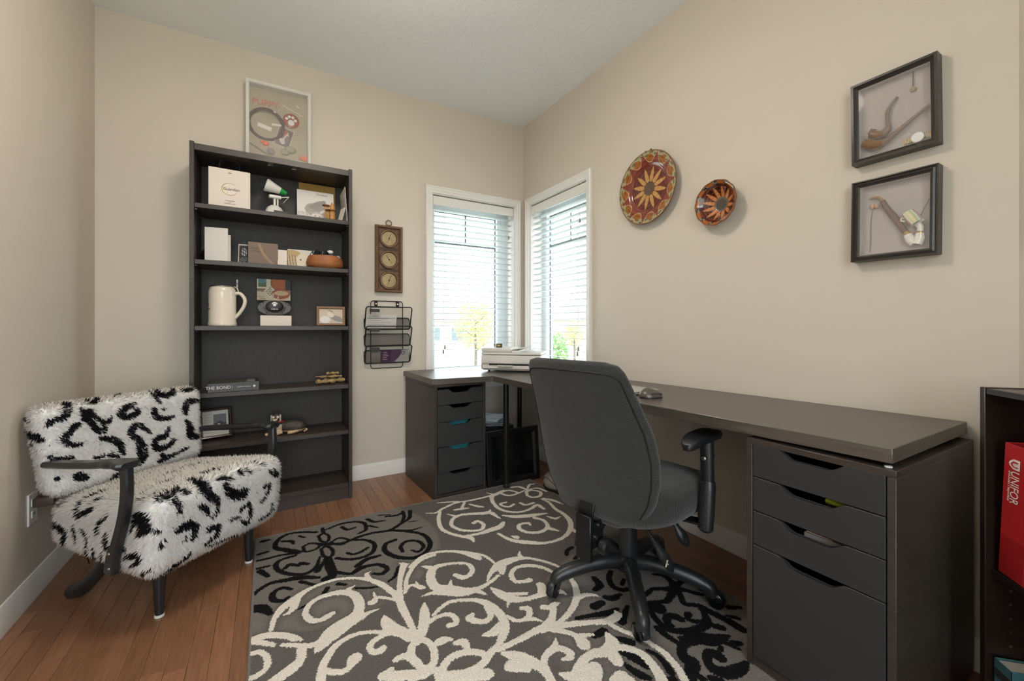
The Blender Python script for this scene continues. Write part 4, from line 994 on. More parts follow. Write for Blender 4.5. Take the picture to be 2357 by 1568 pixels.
MB().tube([(0.05, 0, 0.217), (0.07, 0, 0.212), (0.077, 0, 0.19)], 0.005, 8).lathe([(0.004, 0), (0.007, 0.015), (0.004, 0.03), (0.009, 0.042), (0.007, 0.053), (0.001, 0.057)], 14, T(0.07, 0, 0.205)).build('thumb_lift', 'steel', lid)
MB().box(-0.0125, 0.0125, -0.001, 0.001, 0.09, 0.093, 0, T(-0.0515, -0.0405, 0.0, rz=R(-52))).build('printed_rule', 'black', st)
text('lettering', 'R', 0.024, 'black', st, T(-0.0535, -0.0385, 0.112, rz=R(-54)) @ UP)
y = -0.17
x0, x1 = X(599, y - 0.05), X(671, y - 0.05)
wb2 = thing('small_carton', 'plain white flat carton under the black paw soother', 'box', ((x0 + x1) / 2, y - 0.05, SH[2] + EPS))
MB().box(-(x1 - x0) / 2, (x1 - x0) / 2, 0, 0.11, 0, 0.06, 0.0012).box(-(x1 - x0) / 2 + 0.001, (x1 - x0) / 2 - 0.001, -0.001, 0.0, 0.012, 0.058).build('carton', 'cream', wb2)
px_, pz_ = X(632, y - 0.02), SH[2] + 0.0612
ps = thing('novelty_soother', 'oversized black novelty soother with white paw print', 'toy', (px_, y - 0.02, pz_))
mps = mt('black_brown_soother_shield', 0x4A3F37, 0.4)
def shield(t):
    a = 2 * PI * t; return (0.083 * math.cos(a) * (1 + 0.04 * math.cos(2 * a)), 0.046 * math.sin(a) + 0.046 - 0.006 * math.exp(-(math.cos(a) / 0.25) ** 2) * (-1 if math.sin(a) < 0 else 1) * 1.0)
mb = MB(); mb.prism([shield(t) for t in np.linspace(0, 1, 49)[:-1]], -0.004, 0.004, UP, 0.002); mb.build('shield', mps, ps)
for sx, zz_ in ((-0.07, 0.062), (-0.058, 0.074), (0.07, 0.062), (0.058, 0.074), (-0.04, 0.014), (0.04, 0.014)):
    MB().cyl((sx, -0.005, zz_), (sx, -0.003, zz_), 0.004, 8).build('air_hole', 'black', ps)
MB().sphere((0, -0.012, 0.052), (0.046, 0.011, 0.034), 24, 12).build('button', 'blk', ps)
MB().tube([(0.052 * math.cos(a), -0.012, 0.052 + 0.042 * math.sin(a)) for a in np.linspace(PI, 2 * PI, 20)], 0.007, 8, sq=(1, 0.5)).build('ring_handle', 'steel', ps)
for cx_, cz_, rr in ((0, 0.062, 0.0085), (-0.011, 0.07, 0.004), (-0.004, 0.075, 0.004), (0.004, 0.075, 0.004), (0.011, 0.07, 0.004)):
    MB().cyl((cx_, -0.0245, cz_), (cx_, -0.021, cz_), rr, 12).build('paw_print', 'white', ps)
for k in range(5): MB().box(-0.0022, 0.0022, -0.0012, 0, -0.003, 0.003, 0.0006, T(-0.014 + 0.007 * k, -0.0222, 0.037)).build('printed_mark', 'white', ps)
def collar(u, v):
    c = 0x6A4A34
    if u < 0.4 and v > 0.55: c = 0xCFC6B4
    if 0.04 < u < 0.27 and v > 0.62: c = 0x4F7F86 if v > 0.8 else 0x4E6A3C
    if 0.44 < u < 0.84 and v > 0.55: c = 0xA85A26
    if u > 0.84 and v > 0.45: c = 0x2C2622
    if v < 0.5: c = 0xC7B79B if v < 0.42 - 0.1 * u else 0x8B6E52
    a, b = (u - 0.38) * 1.6, v - 0.42
    if abs(a + b) < 0.3 and abs(a - b) < 0.3: c = 0xD6CDB8
    if abs(a + b) < 0.24 and abs(a - b) < 0.24 and math.sin(u * 70) * math.sin(v * 60) > 0.1: c = 0x6E6456
    if ell(u, v, 0.7, 0.3, 0.28, 0.24): c = 0x9E4A34
    if ell(u, v, 0.72, 0.35, 0.22, 0.12): c = 0xC8AE86
    if ell(u, v, 0.47, 0.25, 0.03, 0.1) or ell(u, v, 0.62, 0.14, 0.02, 0.08): c = 0xB9B2A8
    return c
yt = -0.12
x0, x1 = X(591, yt), X(669, yt)
tile = thing('painted_tile', 'small painting of an orange dog collar and a sketch', 'painting', ((x0 + x1) / 2, yt, pz_), 0)
zt0, zt1 = Zat(630, 692, yt) - pz_, Zat(630, 643, yt) - pz_
MB().box(-(x1 - x0) / 2, (x1 - x0) / 2, 0, 0.008, zt0, zt1, 0.0008).build('panel', 'black', tile)
pic('artwork', tile, x1 - x0 - 0.002, zt1 - zt0 - 0.002, Matrix.Identity(4), collar, -0.0006, zt0 + 0.001, 72, 50)
text('lettering', 'a Lucky', 0.013, 'black', tile, T(-0.072, -0.001, zt0 + 0.022) @ UP, shear=0.3)
text('lettering', 'Penny', 0.013, 'black', tile, T(-0.06, -0.001, zt0 + 0.009) @ UP, shear=0.3)
MB().box(-0.03, 0.03, 0.008, 0.04, 0, 0.004).box(-0.025, -0.019, 0.008, 0.014, 0, zt1 - 0.01).box(0.019, 0.025, 0.008, 0.014, 0, zt1 - 0.01).box(-0.025, 0.025, 0.0, 0.012, zt0 - 0.004, zt0).build('easel', 'blk', tile)
def stork(u, v):
    c = 0xCBB9A2 if v > 0.3 else 0xC2B4A2
    if ell(u, v, 0.25, 0.25, 0.22, 0.25): c = 0xDDD8D2
    if ell(u, v, 0.75, 0.33, 0.35, 0.16, -0.6): c = 0x8C8883
    if ell(u, v, 0.48, 0.6, 0.13, 0.2, 0.5): c = 0xD8CFC5
    if ell(u, v, 0.5, 0.85, 0.12, 0.04, -0.6): c = 0x8B857D
    return c
def picture_frame(e, w, h, prof, mat, m, colf=None, gm='pglass', back=0.004):
    mb = MB(); ring(mb, w, h, prof, m @ UP); mb.build('frame', mat, e, True, 20)
    d = prof[-1][0] if prof[-1][1] else max(p[0] for p in prof)
    MB().box(-w / 2 + 0.002, w / 2 - 0.002, -0.001, back * 0, -h / 2 + 0.002, h / 2 - 0.002, 0, m).build('backing', 'brown', e)
    if colf: painted('print', 60, 46, lambda u, v: m @ Vector(((u - 0.5) * (w - 2 * d), -0.003, (v - 0.5) * (h - 2 * d))), colf, e)
y = -0.22
x0, x1 = X(729, y), X(794, y)
pf = thing('picture_frame', 'small brown wooden frame with a grey and white bird photo', 'frame', ((x0 + x1) / 2, y, SH[2] + EPS), R(-2))
wf, hf = x1 - x0, 0.118
PF = [(0, 0), (0, 0.012), (0.004, 0.014), (0.012, 0.012), (0.014, 0.006), (0.014, 0)]
picture_frame(pf, wf, hf, PF, 'wood', T(rx=R(-8)) @ T(0, 0, hf / 2 + 0.002), stork)
MB().box(-0.02, 0.02, 0, 0.003, 0, 0.09, 0, T(0, 0.045, 0.0, rx=R(18))).build('easel_back', 'brown', pf)

# -- fourth and fifth shelves
y = -0.285
x0, x1 = X(478, y), X(596, y)
bo = thing('book', 'thick black paperback titled THE BOND lying flat', 'book', ((x0 + x1) / 2, y, SH[3] + EPS), R(2))
wk, hk, dk = x1 - x0, 0.047, 0.165
MB().box(-wk / 2, wk / 2, 0, 0.0015, 0, hk, 0.0004).box(-wk / 2, wk / 2, 0, dk, 0, 0.0015).build('spine', 'dgrey', bo)
MB().box(-wk / 2 + 0.003, wk / 2 - 0.002, 0.0016, dk - 0.003, 0.0016, hk - 0.0016).build('pages', 'cream', bo)
def cover(u, v):
    c = 0x2B2B2A
    if 0.05 < u < 0.75 and math.sin(u * 9 + v * 21) > 0.5: c = 0x6E735F
    if 0.76 < u < 0.92 and 0.1 < v < 0.9: c = 0xD5D0C8 if math.sin(v * 50) > 0.4 else 0x3A3936
    if math.sin(u * 31) > 0.93 and v > 0.7: c = 0xB4413A
    return c
painted('front_cover', 60, 30, lambda u, v: (-wk / 2 + u * wk, v * dk, hk), cover, bo)
text('lettering', 'THE BOND', 0.024, 'white', bo, T(-0.07, -0.0006, hk / 2) @ UP, sx=0.92)
text('lettering', 'Candice Lawrence', 0.0085, 'white', bo, T(0.045, -0.0006, hk / 2) @ UP)
bxp('rule', 'white', bo, -0.008, -0.0073, -0.0006, 0, hk * 0.3, hk * 0.7, 0)
MB().cyl((wk / 2 - 0.022, -0.0008, hk / 2), (wk / 2 - 0.022, 0, hk / 2), 0.006, 16).build('emblem', 'white', bo)
y = -0.2
for k, (u, r_, L, z, rz, lb) in enumerate(((748, 0.019, 0.1, 0.017, 8, 'short thick bark log at the bottom of the driftwood pile'), (772, 0.02, 0.115, 0.018, -14, 'knobbly pale log under the driftwood pile'), (757, 0.0105, 0.15, 0.044, -6, 'long thin pointed stick across the driftwood pile'), (766, 0.012, 0.075, 0.063, 12, 'small flat piece topping the driftwood pile'))):
    e = thing('driftwood', lb, 'driftwood', (X(u, y) + 0.0, y + (0.015 if k == 1 else -0.02 if k == 0 else 0), SH[3] + z + EPS), R(rz), 'driftwood pieces on the shelf')
    mb = MB(); n = 9
    pts = [(-L / 2 + L * i / (n - 1), 0.004 * math.sin(i * 1.7 + k), 0.002 * math.sin(i * 2.3)) for i in range(n)]
    mb.tube(pts, [r_ * (0.75 + 0.25 * math.sin(i * 1.9 + k * 2)) * (0.45 if k == 2 and i < 2 else 1) for i in range(n)], 9, sq=(1, 0.85)).build('stick', 'drift', e)
def docu(u, v):
    c = 0xCFCBC2
    if 0.42 < u < 0.93 and 0.28 < v < 0.85: c = 0x6F7071 if v > 0.5 else 0x4C4440
    if ell(u, v, 0.66, 0.45, 0.14, 0.12): c = 0x3A302D
    if ell(u, v, 0.62, 0.42, 0.06, 0.06): c = 0xC9C3BC
    if u < 0.36 and math.sin(v * 60) > 0.75: c = 0xA9A59D
    if u > 0.42 and v < 0.2 and math.sin(v * 90) > 0.6: c = 0xA9A59D
    return c
pf = thing('picture_frame', 'dark wooden picture frame with certificate leaning on lower shelf', 'frame', (X(535, -0.15) - 0.075, -0.15, SH[4] + EPS), R(14))
PF2 = [(0, 0), (0, 0.016), (0.004, 0.02), (0.009, 0.018), (0.014, 0.008), (0.014, 0)]
picture_frame(pf, 0.148, 0.165, PF2, mt('dark_red_brown_frame', 0x3A241A, 0.25, coat=0.4), T(rx=R(-14)) @ T(0, 0, 0.0845 + 0.005), docu)
MB().box(-0.02, 0.02, 0, 0.003, 0, 0.12, 0, T(0, 0.075, 0.0, rx=R(22))).build('easel_back', 'brown', pf)

def fuse(mb, name, mat, parent, voxel, colf=None, sm=2):
    """one continuous skin over overlapping lumps"""
    o = mb.build(name, mat, parent, True, 180)
    md = o.modifiers.new('r', 'REMESH'); md.mode = 'VOXEL'; md.voxel_size = voxel; md.use_smooth_shade = True
    sm_ = o.modifiers.new('s', 'SMOOTH'); sm_.iterations = sm; sm_.factor = 0.5
    dg = bpy.context.evaluated_depsgraph_get()
    me = bpy.data.meshes.new_from_object(o.evaluated_get(dg))
    o.modifiers.clear(); o.data = me
    if colf:
        cb = me.color_attributes.new('Col', 'FLOAT_COLOR', 'POINT'); cc = []
        for v in me.vertices: cc += [*hx(colf(v.co)), 1]
        cb.data.foreach_set('color', cc)
    me.polygons.foreach_set('use_smooth', [True] * len(me.polygons))
    return o
dg_ = thing('dog_figurine', 'lying black and tan dog figurine with red ribbon bow', 'figurine', (X(650, -0.19), -0.19, SH[4] + EPS), R(-6))
mb = MB()
mb.sphere((0.045, 0.0, 0.04), (0.075, 0.036, 0.037)).sphere((0.09, 0.002, 0.036), (0.038, 0.034, 0.034)).sphere((-0.02, -0.006, 0.045), (0.035, 0.03, 0.04))
mb.tube([(-0.015, -0.006, 0.05), (-0.03, -0.01, 0.09)], [0.024, 0.02], 12)
mb.sphere((-0.032, -0.014, 0.1), (0.028, 0.026, 0.026)).sphere((-0.036, -0.036, 0.092), (0.014, 0.018, 0.012))
mb.sphere((-0.06, -0.008, 0.096), (0.007, 0.014, 0.024)).sphere((-0.005, -0.006, 0.096), (0.007, 0.014, 0.024))
mb.tube([(-0.02, -0.024, 0.02), (-0.05, -0.036, 0.011), (-0.085, -0.04, 0.009)], [0.012, 0.0095, 0.009], 10)
mb.tube([(0.0, -0.03, 0.016), (-0.03, -0.045, 0.01), (-0.045, -0.046, 0.009)], [0.012, 0.0095, 0.009], 10)
mb.tube([(0.08, -0.026, 0.02), (0.05, -0.04, 0.011), (0.03, -0.042, 0.01)], [0.016, 0.01, 0.009], 10)
mb.tube([(0.115, 0.005, 0.025), (0.13, -0.012, 0.012), (0.115, -0.03, 0.008)], [0.009, 0.007, 0.005], 8)
def dogcol(p):
    if p.z < 0.021 and p.y < -0.012: return 0xC8A984
    if p.y < -0.037 and 0.078 < p.z < 0.098 and abs(p.x + 0.036) < 0.02: return 0xD0BDA2
    if p.y < -0.046 and p.z > 0.094 and abs(p.x + 0.036) < 0.008: return 0x161312
    for cx_ in (-0.044, -0.021):
        if (p.x - cx_) ** 2 + (p.z - 0.106) ** 2 < 0.0065 ** 2 and p.y < -0.026: return 0xD8CDBE
    if abs(abs(p.x + 0.032) - 0.023) < 0.004 and 0.08 < p.z < 0.118 and p.y < -0.015: return 0xCFC6B8
    if p.x < 0.0 and p.y < -0.02 and p.z < 0.06: return 0xB7A58C
    return 0x3B342E
fuse(mb, 'dog_body', 'vc', dg_, 0.0022, dogcol, 2)
MB().tube([(-0.022 + 0.028 * math.cos(a), -0.012 + 0.026 * math.sin(a), 0.074) for a in np.linspace(0, 2 * PI, 24)[:-1]], 0.0035, 6, True).build('ribbon', 'redr', dg_)
MB().sphere((-0.03, -0.042, 0.072), (0.005, 0.005, 0.005), 8, 6).sphere((-0.042, -0.042, 0.077), (0.011, 0.004, 0.006), 10, 6).sphere((-0.017, -0.042, 0.077), (0.011, 0.004, 0.006), 10, 6).tube([(-0.03, -0.043, 0.07), (-0.035, -0.046, 0.035)], [0.003, 0.004], 6).build('bow', 'redr', dg_)

# ================================================================ keepsake box on top of the bookcase
y = -0.03
kx0, kx1 = -1.986, -1.636
kb = thing('keepsake_box_frame', 'white shadow-box frame with puppy keepsakes on top of the bookcase', 'frame', ((kx0 + kx1) / 2, -0.012, 2.0126), 0)
KW, KH, KD = 0.352, 0.5265, 0.055
mk = Matrix.Translation((0, 0, KH / 2))
mb = MB(); ring(mb, KW, KH, [(0, 0), (0, KD), (0.004, KD + 0.004), (0.008, KD), (0.012, KD + 0.003), (0.017, KD - 0.002), (0.019, KD - 0.01), (0.019, 0)], mk @ UP); mb.build('frame', 'trim', kb, True, 20)
MB().box(-KW / 2 + 0.005, KW / 2 - 0.005, -0.006, 0, 0.005, KH - 0.005).build('backing', 'kraft', kb)
MB().box(-KW / 2 + 0.018, KW / 2 - 0.018, -KD + 0.008, -KD + 0.0095, 0.018, KH - 0.018).build('glass', 'pglass', kb)
def kp(u, v):                                        # photo pixel -> spot on the backing
    p = wa(u, v, -0.02); return (float(p[0]) - (kx0 + kx1) / 2, float(p[2]) - 2.0126)
text('lettering', 'PUPPY', 0.05, 'pink', kb, T(kp(611, 238)[0], -0.0075, kp(611, 238)[1]) @ UP, 0.001, bold=0.0012)
ccx, ccz = kp(613, 288)
MB().tube([(ccx + 0.092 * math.cos(a), -0.018 - 0.012 * math.sin(a * 1.0), ccz + 0.088 * math.sin(a)) for a in np.linspace(0, 2 * PI, 48)[:-1]], 0.0055, 8, True, sq=(1.6, 0.5), up=(0, 1, 0)).build('leather_collar', 'leather', kb)
MB().box(-0.009, 0.009, -0.006, 0.0, -0.006, 0.006, 0.002, T(ccx + 0.045, -0.026, ccz + 0.082, ry=R(30))).build('buckle', 'chrome', kb)
pcx, pcz = kp(670, 279)
MB().lathe([(0.046, 0), (0.046, 0.004), (0.04, 0.007), (0.002, 0.008)], 32, T(pcx, -0.006, pcz, rz=0) @ UP).build('paw_medal', mt('red_brown_enamel', 0x9C4A32, 0.25, coat=0.5), kb)
for dx, dz, rr in ((0.0, -0.014, 0.018), (-0.025, 0.008, 0.0085), (-0.01, 0.022, 0.009), (0.01, 0.021, 0.009), (0.024, 0.004, 0.009)):
    MB().cyl((pcx + dx, -0.0155, pcz + dz), (pcx + dx, -0.013, pcz + dz), rr, 14).build('paw_pad', 'white', kb)
def puppic(u, v):
    c = 0x6E5A56
    if ell(u, v, 0.5, 0.5, 0.3, 0.38): c = 0xC9C0BC
    if ell(u, v, 0.35, 0.6, 0.14, 0.2) or ell(u, v, 0.7, 0.45, 0.12, 0.22): c = 0x7D6B68
    if ell(u, v, 0.5, 0.8, 0.12, 0.14): c = 0xB5553A
    return c
qx, qz = kp(654, 317)
mm = T(qx, -0.009, qz, ry=R(16)) 
MB().box(-0.042, 0.042, 0, 0.002, -0.06, 0.06, 0, mm).build('photo', 'white', kb)
painted('photo_print', 30, 40, lambda u, v: mm @ Vector(((u - 0.5) * 0.08, -0.0006, (v - 0.5) * 0.115)), puppic, kb)
qx, qz = kp(609, 292); MB().box(-0.038, 0.038, 0, 0.001, -0.012, 0.012, 0, T(qx, -0.0085, qz, ry=R(14))).build('name_strip', 'white', kb)
qx, qz = kp(640, 288); MB().box(-0.035, 0.035, 0, 0.001, -0.006, 0.006, 0, T(qx, -0.0075, qz, ry=R(-6))).build('name_strip', 'white', kb)
qx, qz = kp(612, 331); MB().sphere((qx, -0.014, qz), (0.017, 0.006, 0.014), 14, 8).build('heart_tag', mt('coral_enamel', 0xE8684A, 0.4), kb)
qx, qz = kp(604, 326); MB().sphere((qx, -0.01, qz), (0.013, 0.004, 0.009), 14, 8).build('leaf_tag', 'orange', kb)
p0, p1 = kp(650, 243), kp(697, 270); MB().tube([(p0[0], -0.009, p0[1]), (p1[0], -0.009, p1[1])], 0.003, 6).build('bone_stick', 'cream', kb)
p0, p1 = kp(682, 244), kp(687, 249); MB().tube([(p0[0], -0.008, p0[1]), (p1[0], -0.008, p1[1])], [0.004, 0.004], 6).sphere((p0[0], -0.008, p0[1]), 0.005, 8, 6).sphere((p1[0], -0.008, p1[1]), 0.005, 8, 6).build('small_bone', 'cream', kb)
p0, p1 = kp(575, 328), kp(618, 357); MB().tube([(p0[0], -0.01, p0[1]), (p1[0], -0.012, p1[1])], 0.0022, 6).sphere((kp(624, 349)[0], -0.012, kp(624, 349)[1]), (0.022, 0.006, 0.02), 14, 8).build('brush_toy', 'greyp', kb)
qx, qz = kp(668, 346); MB().sphere((qx, -0.014, qz), (0.032, 0.009, 0.022), 16, 8).sphere((qx - 0.03, -0.012, qz - 0.02), (0.025, 0.008, 0.02), 16, 8).build('plush_toy', mt('olive_plush', 0x9A9478, 0.95), kb)
qx, qz = kp(700, 366); MB().sphere((qx, -0.012, qz), (0.03, 0.008, 0.016), 14, 8).build('felt_toy', 'orange', kb)

# ================================================================ weather station and wall file on the window wall
ws = thing('weather_station', 'walnut wall weather station with three brass dials', 'barometer', (-1.132, -0.001, 1.297), 0)
WW, WHt, WD = 0.19, 0.47, 0.03
mw = Matrix.Translation((0, 0, WHt / 2))
MB().box(-WW / 2 + 0.004, WW / 2 - 0.004, -0.02, 0, 0.004, WHt - 0.004).build('case_panel', 'walnut', ws)
mb = MB(); ring(mb, WW, WHt, [(0, 0), (0, WD), (0.006, WD + 0.006), (0.014, WD + 0.004), (0.02, WD - 0.006), (0.02, 0)], mw @ UP); mb.build('case_rim', 'walnut', ws, True, 20)
for v in (549, 597.5, 645.5):
    zc = float(wa(893, v, -0.03)[2]) - 1.297
    md_ = T(0.0, -0.02, zc) @ UP
    mb = MB(); ring(mb, 0.142, 0.142, [(0, 0), (0, 0.004), (0.004, 0.004), (0.004, 0)], md_); mb.build('inlay', mt('dark_inlay', 0x3A281C, 0.5), ws)
    d_ = MB().lathe([(0.066, 0), (0.067, 0.009), (0.063, 0.016), (0.055, 0.017), (0.05, 0.012), (0.0485, 0.005)], 44, md_, cap=False).build('bezel', 'walnut', ws)
    MB().lathe([(0.05, 0.006), (0.002, 0.0062)], 44, md_).build('dial', 'brass', d_)
    for k in range(24):
        a = k * PI / 12; MB().bar([(0.036 * math.cos(a), 0.036 * math.sin(a), 0.0066), (0.041 * math.cos(a), 0.041 * math.sin(a), 0.0066)], 0.0012, 0.0004, md_).build('tick', 'darkbrass', d_)
    a = R(70) if v != 597.5 else R(125)
    MB().bar([(-0.03 * math.cos(a), -0.03 * math.sin(a), 0.0085), (0.035 * math.cos(a), 0.035 * math.sin(a), 0.0085)], [0.002, 0.003], 0.0006, md_).lathe([(0.005, 0.006), (0.004, 0.0095)], 12, md_).build('needle', 'black', d_)
zr = WHt + 0.024
MB().tube([(0.02 * math.cos(a) * (1 - 0.15 * math.sin(a)), -0.012, zr + 0.018 * math.sin(a)) for a in np.linspace(0, 2 * PI, 28)[:-1]], 0.003, 8, True).tube([(0, -0.012, zr - 0.024), (0, -0.012, zr - 0.016)], 0.005, 8).build('hanging_ring', 'darkbrass', ws)

fo = thing('wall_file', 'black wire mesh wall file with three pockets', 'file holder', (-1.145, -0.001, 0.76), 0)
def wl(u, v, y): p = wa(u, v, y); return (float(p[0]) + 1.145, y, float(p[2]) - 0.76)
def rloop(x0, x1, z0, z1, y0, y1, r, n=5):
    out = []
    for cx_, cz_, a0 in ((x1 - r, z1 - r, 0), (x0 + r, z1 - r, 90), (x0 + r, z0 + r, 180), (x1 - r, z0 + r, 270)):
        for k in range(n + 1):
            a = R(a0 + 90 * k / n); z = cz_ + r * math.sin(a)
            out.append((cx_ + r * math.cos(a), y0 + (y1 - y0) * (z - z0) / (z1 - z0), z))
    return out
MB().tube(rloop(-0.108, 0.115, 0.002, 0.475, -0.004, -0.004, 0.018), 0.003, 6, True).tube([(-0.107, -0.004, 0.433), (0.114, -0.004, 0.433)], 0.002, 6).build('hanger_wire', 'blkm', fo)
for xx in (-0.073, 0.077):
    MB().box(xx - 0.011, xx + 0.011, -0.008, -0.003, 0.434, 0.474, 0.001).build('hanger_tab', 'blkm', fo)
    MB().cyl((xx, -0.0105, 0.455), (xx, -0.008, 0.455), 0.0055, 12).build('wall_screw', 'white', fo)
for k, (vb, vt, vm) in enumerate(((758, 707, 732), (796.5, 751, 769), (835, 795, 806))):
    zb = wl(890, vb, -0.02)[2]; zt = wl(895, vt, -0.085)[2]; zm = wl(890, vm, -0.012)[2]
    fx0, fx1 = -0.155, 0.16
    MB().tube(rloop(fx0, fx1, zb, zt, -0.03, -0.085, 0.016), 0.0042, 6, True).build('pocket_loop', 'blkm', fo)
    MB().tube(rloop(fx0, fx1, zb, zm, -0.028, -0.010, 0.018), 0.0036, 6, True).build('pocket_back_wire', 'blkm', fo)
    mb = MB(); mb.grid(lambda i, j: (fx0 + (fx1 - fx0) * i, -0.03 - 0.055 * j, zb + (zt - zb) * j), 2, 2); mb.build('pocket_mesh', seethrough('fine_black_mesh', (0.02, 0.02, 0.021), 0.13, 0.5) if k == 0 else bpy.data.materials['fine_black_mesh'], fo, False)
    mb = MB(); mb.grid(lambda i, j: (fx0 + 0.004 + (fx1 - fx0 - 0.008) * i, -0.028 + 0.018 * j, zb + (zm - 0.002 - zb) * j), 2, 2); mb.build('pocket_back_mesh', 'meshwire', fo, False)
    lb = T(-0.1, -0.0825, zt - 0.026, rx=R(-18))
    MB().box(-0.032, 0.034, -0.002, 0.001, -0.011, 0.011, 0, lb).build('label_holder', 'blk', fo)
    if k == 0:
        d = thing('invoice_sheet', 'printed white invoice sheets in the upper wall file pocket', 'paper', (-1.145 - 0.04, -0.031, 0.76 + zb + 0.006))
        MB().box(-0.112, 0.1, 0, 0.002, 0, 0.098, 0, T(rx=R(12))).build('sheet', 'white', d)
        for q in range(5): MB().box(-0.1, -0.02 + 0.02 * (q * 3 % 5), -0.0006, 0, 0.084 - q * 0.014, 0.0855 - q * 0.014, 0, T(rx=R(12))).build('print_line', 'ink', d)
        MB().box(-0.1, 0.09, -0.0006, 0, 0.072, 0.0745, 0, T(rx=R(12))).build('print_rule', 'ink', d)
    if k == 2:
        d = thing('brochure', 'purple and grey brochure in the lowest wall file pocket', 'brochure', (-1.145 + 0.05, -0.034, 0.76 + zb + 0.006))
        mm = T(rx=R(14))
        def bro(u, v):
            if u > 0.56 + 0.16 * math.sin((v - 0.2) * 2.4): return 0xA9A7A2
            return 0x4B2C49 if u < 0.34 else 0x5A3957
        MB().box(-0.1, 0.1, 0, 0.001, 0, 0.088, 0, mm).build('sheet', 'paperg', d)
        painted('print', 60, 24, lambda u, v: mm @ Vector((-0.1 + 0.2 * u, -0.0006, 0.088 * v)), bro, d)
        for q in range(5): MB().box(-0.085, -0.06 + 0.006 * (q % 3), -0.0012, -0.0006, 0.07 - q * 0.013, 0.0735 - q * 0.013, 0, mm).build('print_line', 'paperg', d)
        MB().tube([(0.055 + x_, -0.0012, 0.062 + z_) for x_, z_ in ((-0.011, 0.012), (0.011, 0.012), (0.011, -0.002), (0, -0.012), (-0.011, -0.002))], 0.0018, 5, True, m=mm).build('shield_emblem', 'black', d)

# ================================================================ plates and shadow boxes on the desk wall
MW = Matrix(((0, 0, -1, 0), (-1, 0, 0, 0), (0, 1, 0, 0), (0, 0, 0, 1)))     # XY drawing -> desk wall, facing the room
def plate(label, y, z, rad, prof, colf, wob=0.0, nr=70, na=220):
    e = thing('wall_plate', label, 'plate', (-0.004, y, z), 0)
    e.matrix_world = Matrix.Translation((-0.004, y, z)) @ MW
    rr = [p[0] for p in prof]; zz_ = [p[1] for p in prof]
    def pos(u, v):
        a = 2 * PI * u; q = np.interp(v, rr, zz_) if v > 0 else zz_[0]
        k = rad * max(v, 0.004) * (1 + wob * math.cos(12 * a) * v)
        return (k * math.cos(a), k * math.sin(a), q)
    painted('glazed_face', na, nr, pos, lambda u, v: colf(v, 2 * PI * u), e, 'vcg', True)
    mb = MB(); mb.lathe([(rad * 0.45, 0.0), (rad * 0.5, 0.002)] + [(rad * r_ * 0.995, max(q - 0.006, 0.002)) for r_, q in prof if r_ > 0.5], 64, cap=False)
    mb.build('back', 'wooddk', e)
    MB().tube([(rad * math.cos(a) * (1 + wob * math.cos(12 * a)), rad * math.sin(a) * (1 + wob * math.cos(12 * a)), zz_[-1] - 0.002) for a in np.linspace(0, 2 * PI, 97)[:-1]], 0.003, 6, True).build('rim_edge', 'wooddk', e)
    return e
def petal(r_, a, n, r0, r1, wd, off=0.0):
    s_ = (a * n / (2 * PI) + off) % 1 - 0.5
    t = (r_ - r0) / (r1 - r0)
    if t < 0 or t > 1: return False
    return abs(s_) < wd * min(1.0, 0.5 + 2.2 * t) * (1 - t) ** 0.9
def rough(r_, a, f=9): return math.sin(a * f + 7 * r_) * math.sin(r_ * 53 + a * 3)
def pat1(r_, a):
    if r_ < 0.19: return 0x5C4738
    if petal(r_, a, 12, 0.15, 0.6, 0.56): return 0xBB8A4E if rough(r_, a) < 0.4 else 0xC89A62
    n = 11; s_ = abs((a * n / (2 * PI)) % 1 - 0.5) * 2          # 1 on a star point, 0 between
    edge_ = 0.70 + 0.3 * s_ ** 2.2
    if r_ > edge_ + 0.012:
        if r_ < 0.78 + 0.15 * (1 - s_) and s_ < 0.74: return 0x9A5A20 if rough(r_, a, 13) < 0.3 else 0x7E4218
        return 0xA4996F if rough(r_, a, 17) < 0.25 else 0x5E5B44
    if r_ > edge_ - 0.004: return 0xD8C6A0
    if r_ < 0.62: return 0x5B2620 if rough(r_, a, 5) < 0.2 else 0x74352A
    return 0x7A3428 if rough(r_, a, 7) < 0.3 else 0x8A4434
plate('large brown glazed wall plate with a tan sunflower', -1.372, 1.833, 0.2, [(0, 0.012), (0.55, 0.012), (0.62, 0.014), (0.7, 0.026), (0.8, 0.033), (1.0, 0.04)], pat1)
def pat2(r_, a):
    if r_ < 0.26: return 0x5A5048 if rough(r_, a, 11) < 0.2 else 0x3A332E
    if r_ < 0.33: return 0x8A8274 if math.sin(a * 40) > 0 else 0x3E3832
    if petal(r_, a, 12, 0.25, 0.8, 0.52): return 0xBC7844 if rough(r_, a) < 0.4 else 0xCC8A58
    if r_ > 0.86: return 0xA85A1C if (a * 11 / (2 * PI)) % 1 < 0.55 else (0x8A8468 if rough(r_, a, 21) > 0 else 0x2E2420)
    return 0x3E1810 if rough(r_, a, 5) < 0.25 else 0x7A3014
plate('small deep brown bowl-shaped wall plate with a sunflower', -1.802, 1.635, 0.103, [(0, 0.006), (0.3, 0.006), (0.5, 0.016), (0.75, 0.036), (0.92, 0.055), (1.0, 0.06)], pat2, 0.012, 50, 180)
hk = thing('plate_hook', 'small metal hanger hook over the large sunflower plate', 'hook', (-0.002, -1.372, 2.033))
MB().tube([(0, 0, 0.02), (-0.004, 0, 0.012), (-0.034, 0, 0.002), (-0.046, 0, 0.002), (-0.047, 0, -0.006)], 0.002, 6).box(-0.003, 0, -0.006, 0.006, 0.0, 0.028, 0.001).build('hook', 'darkbrass', hk)

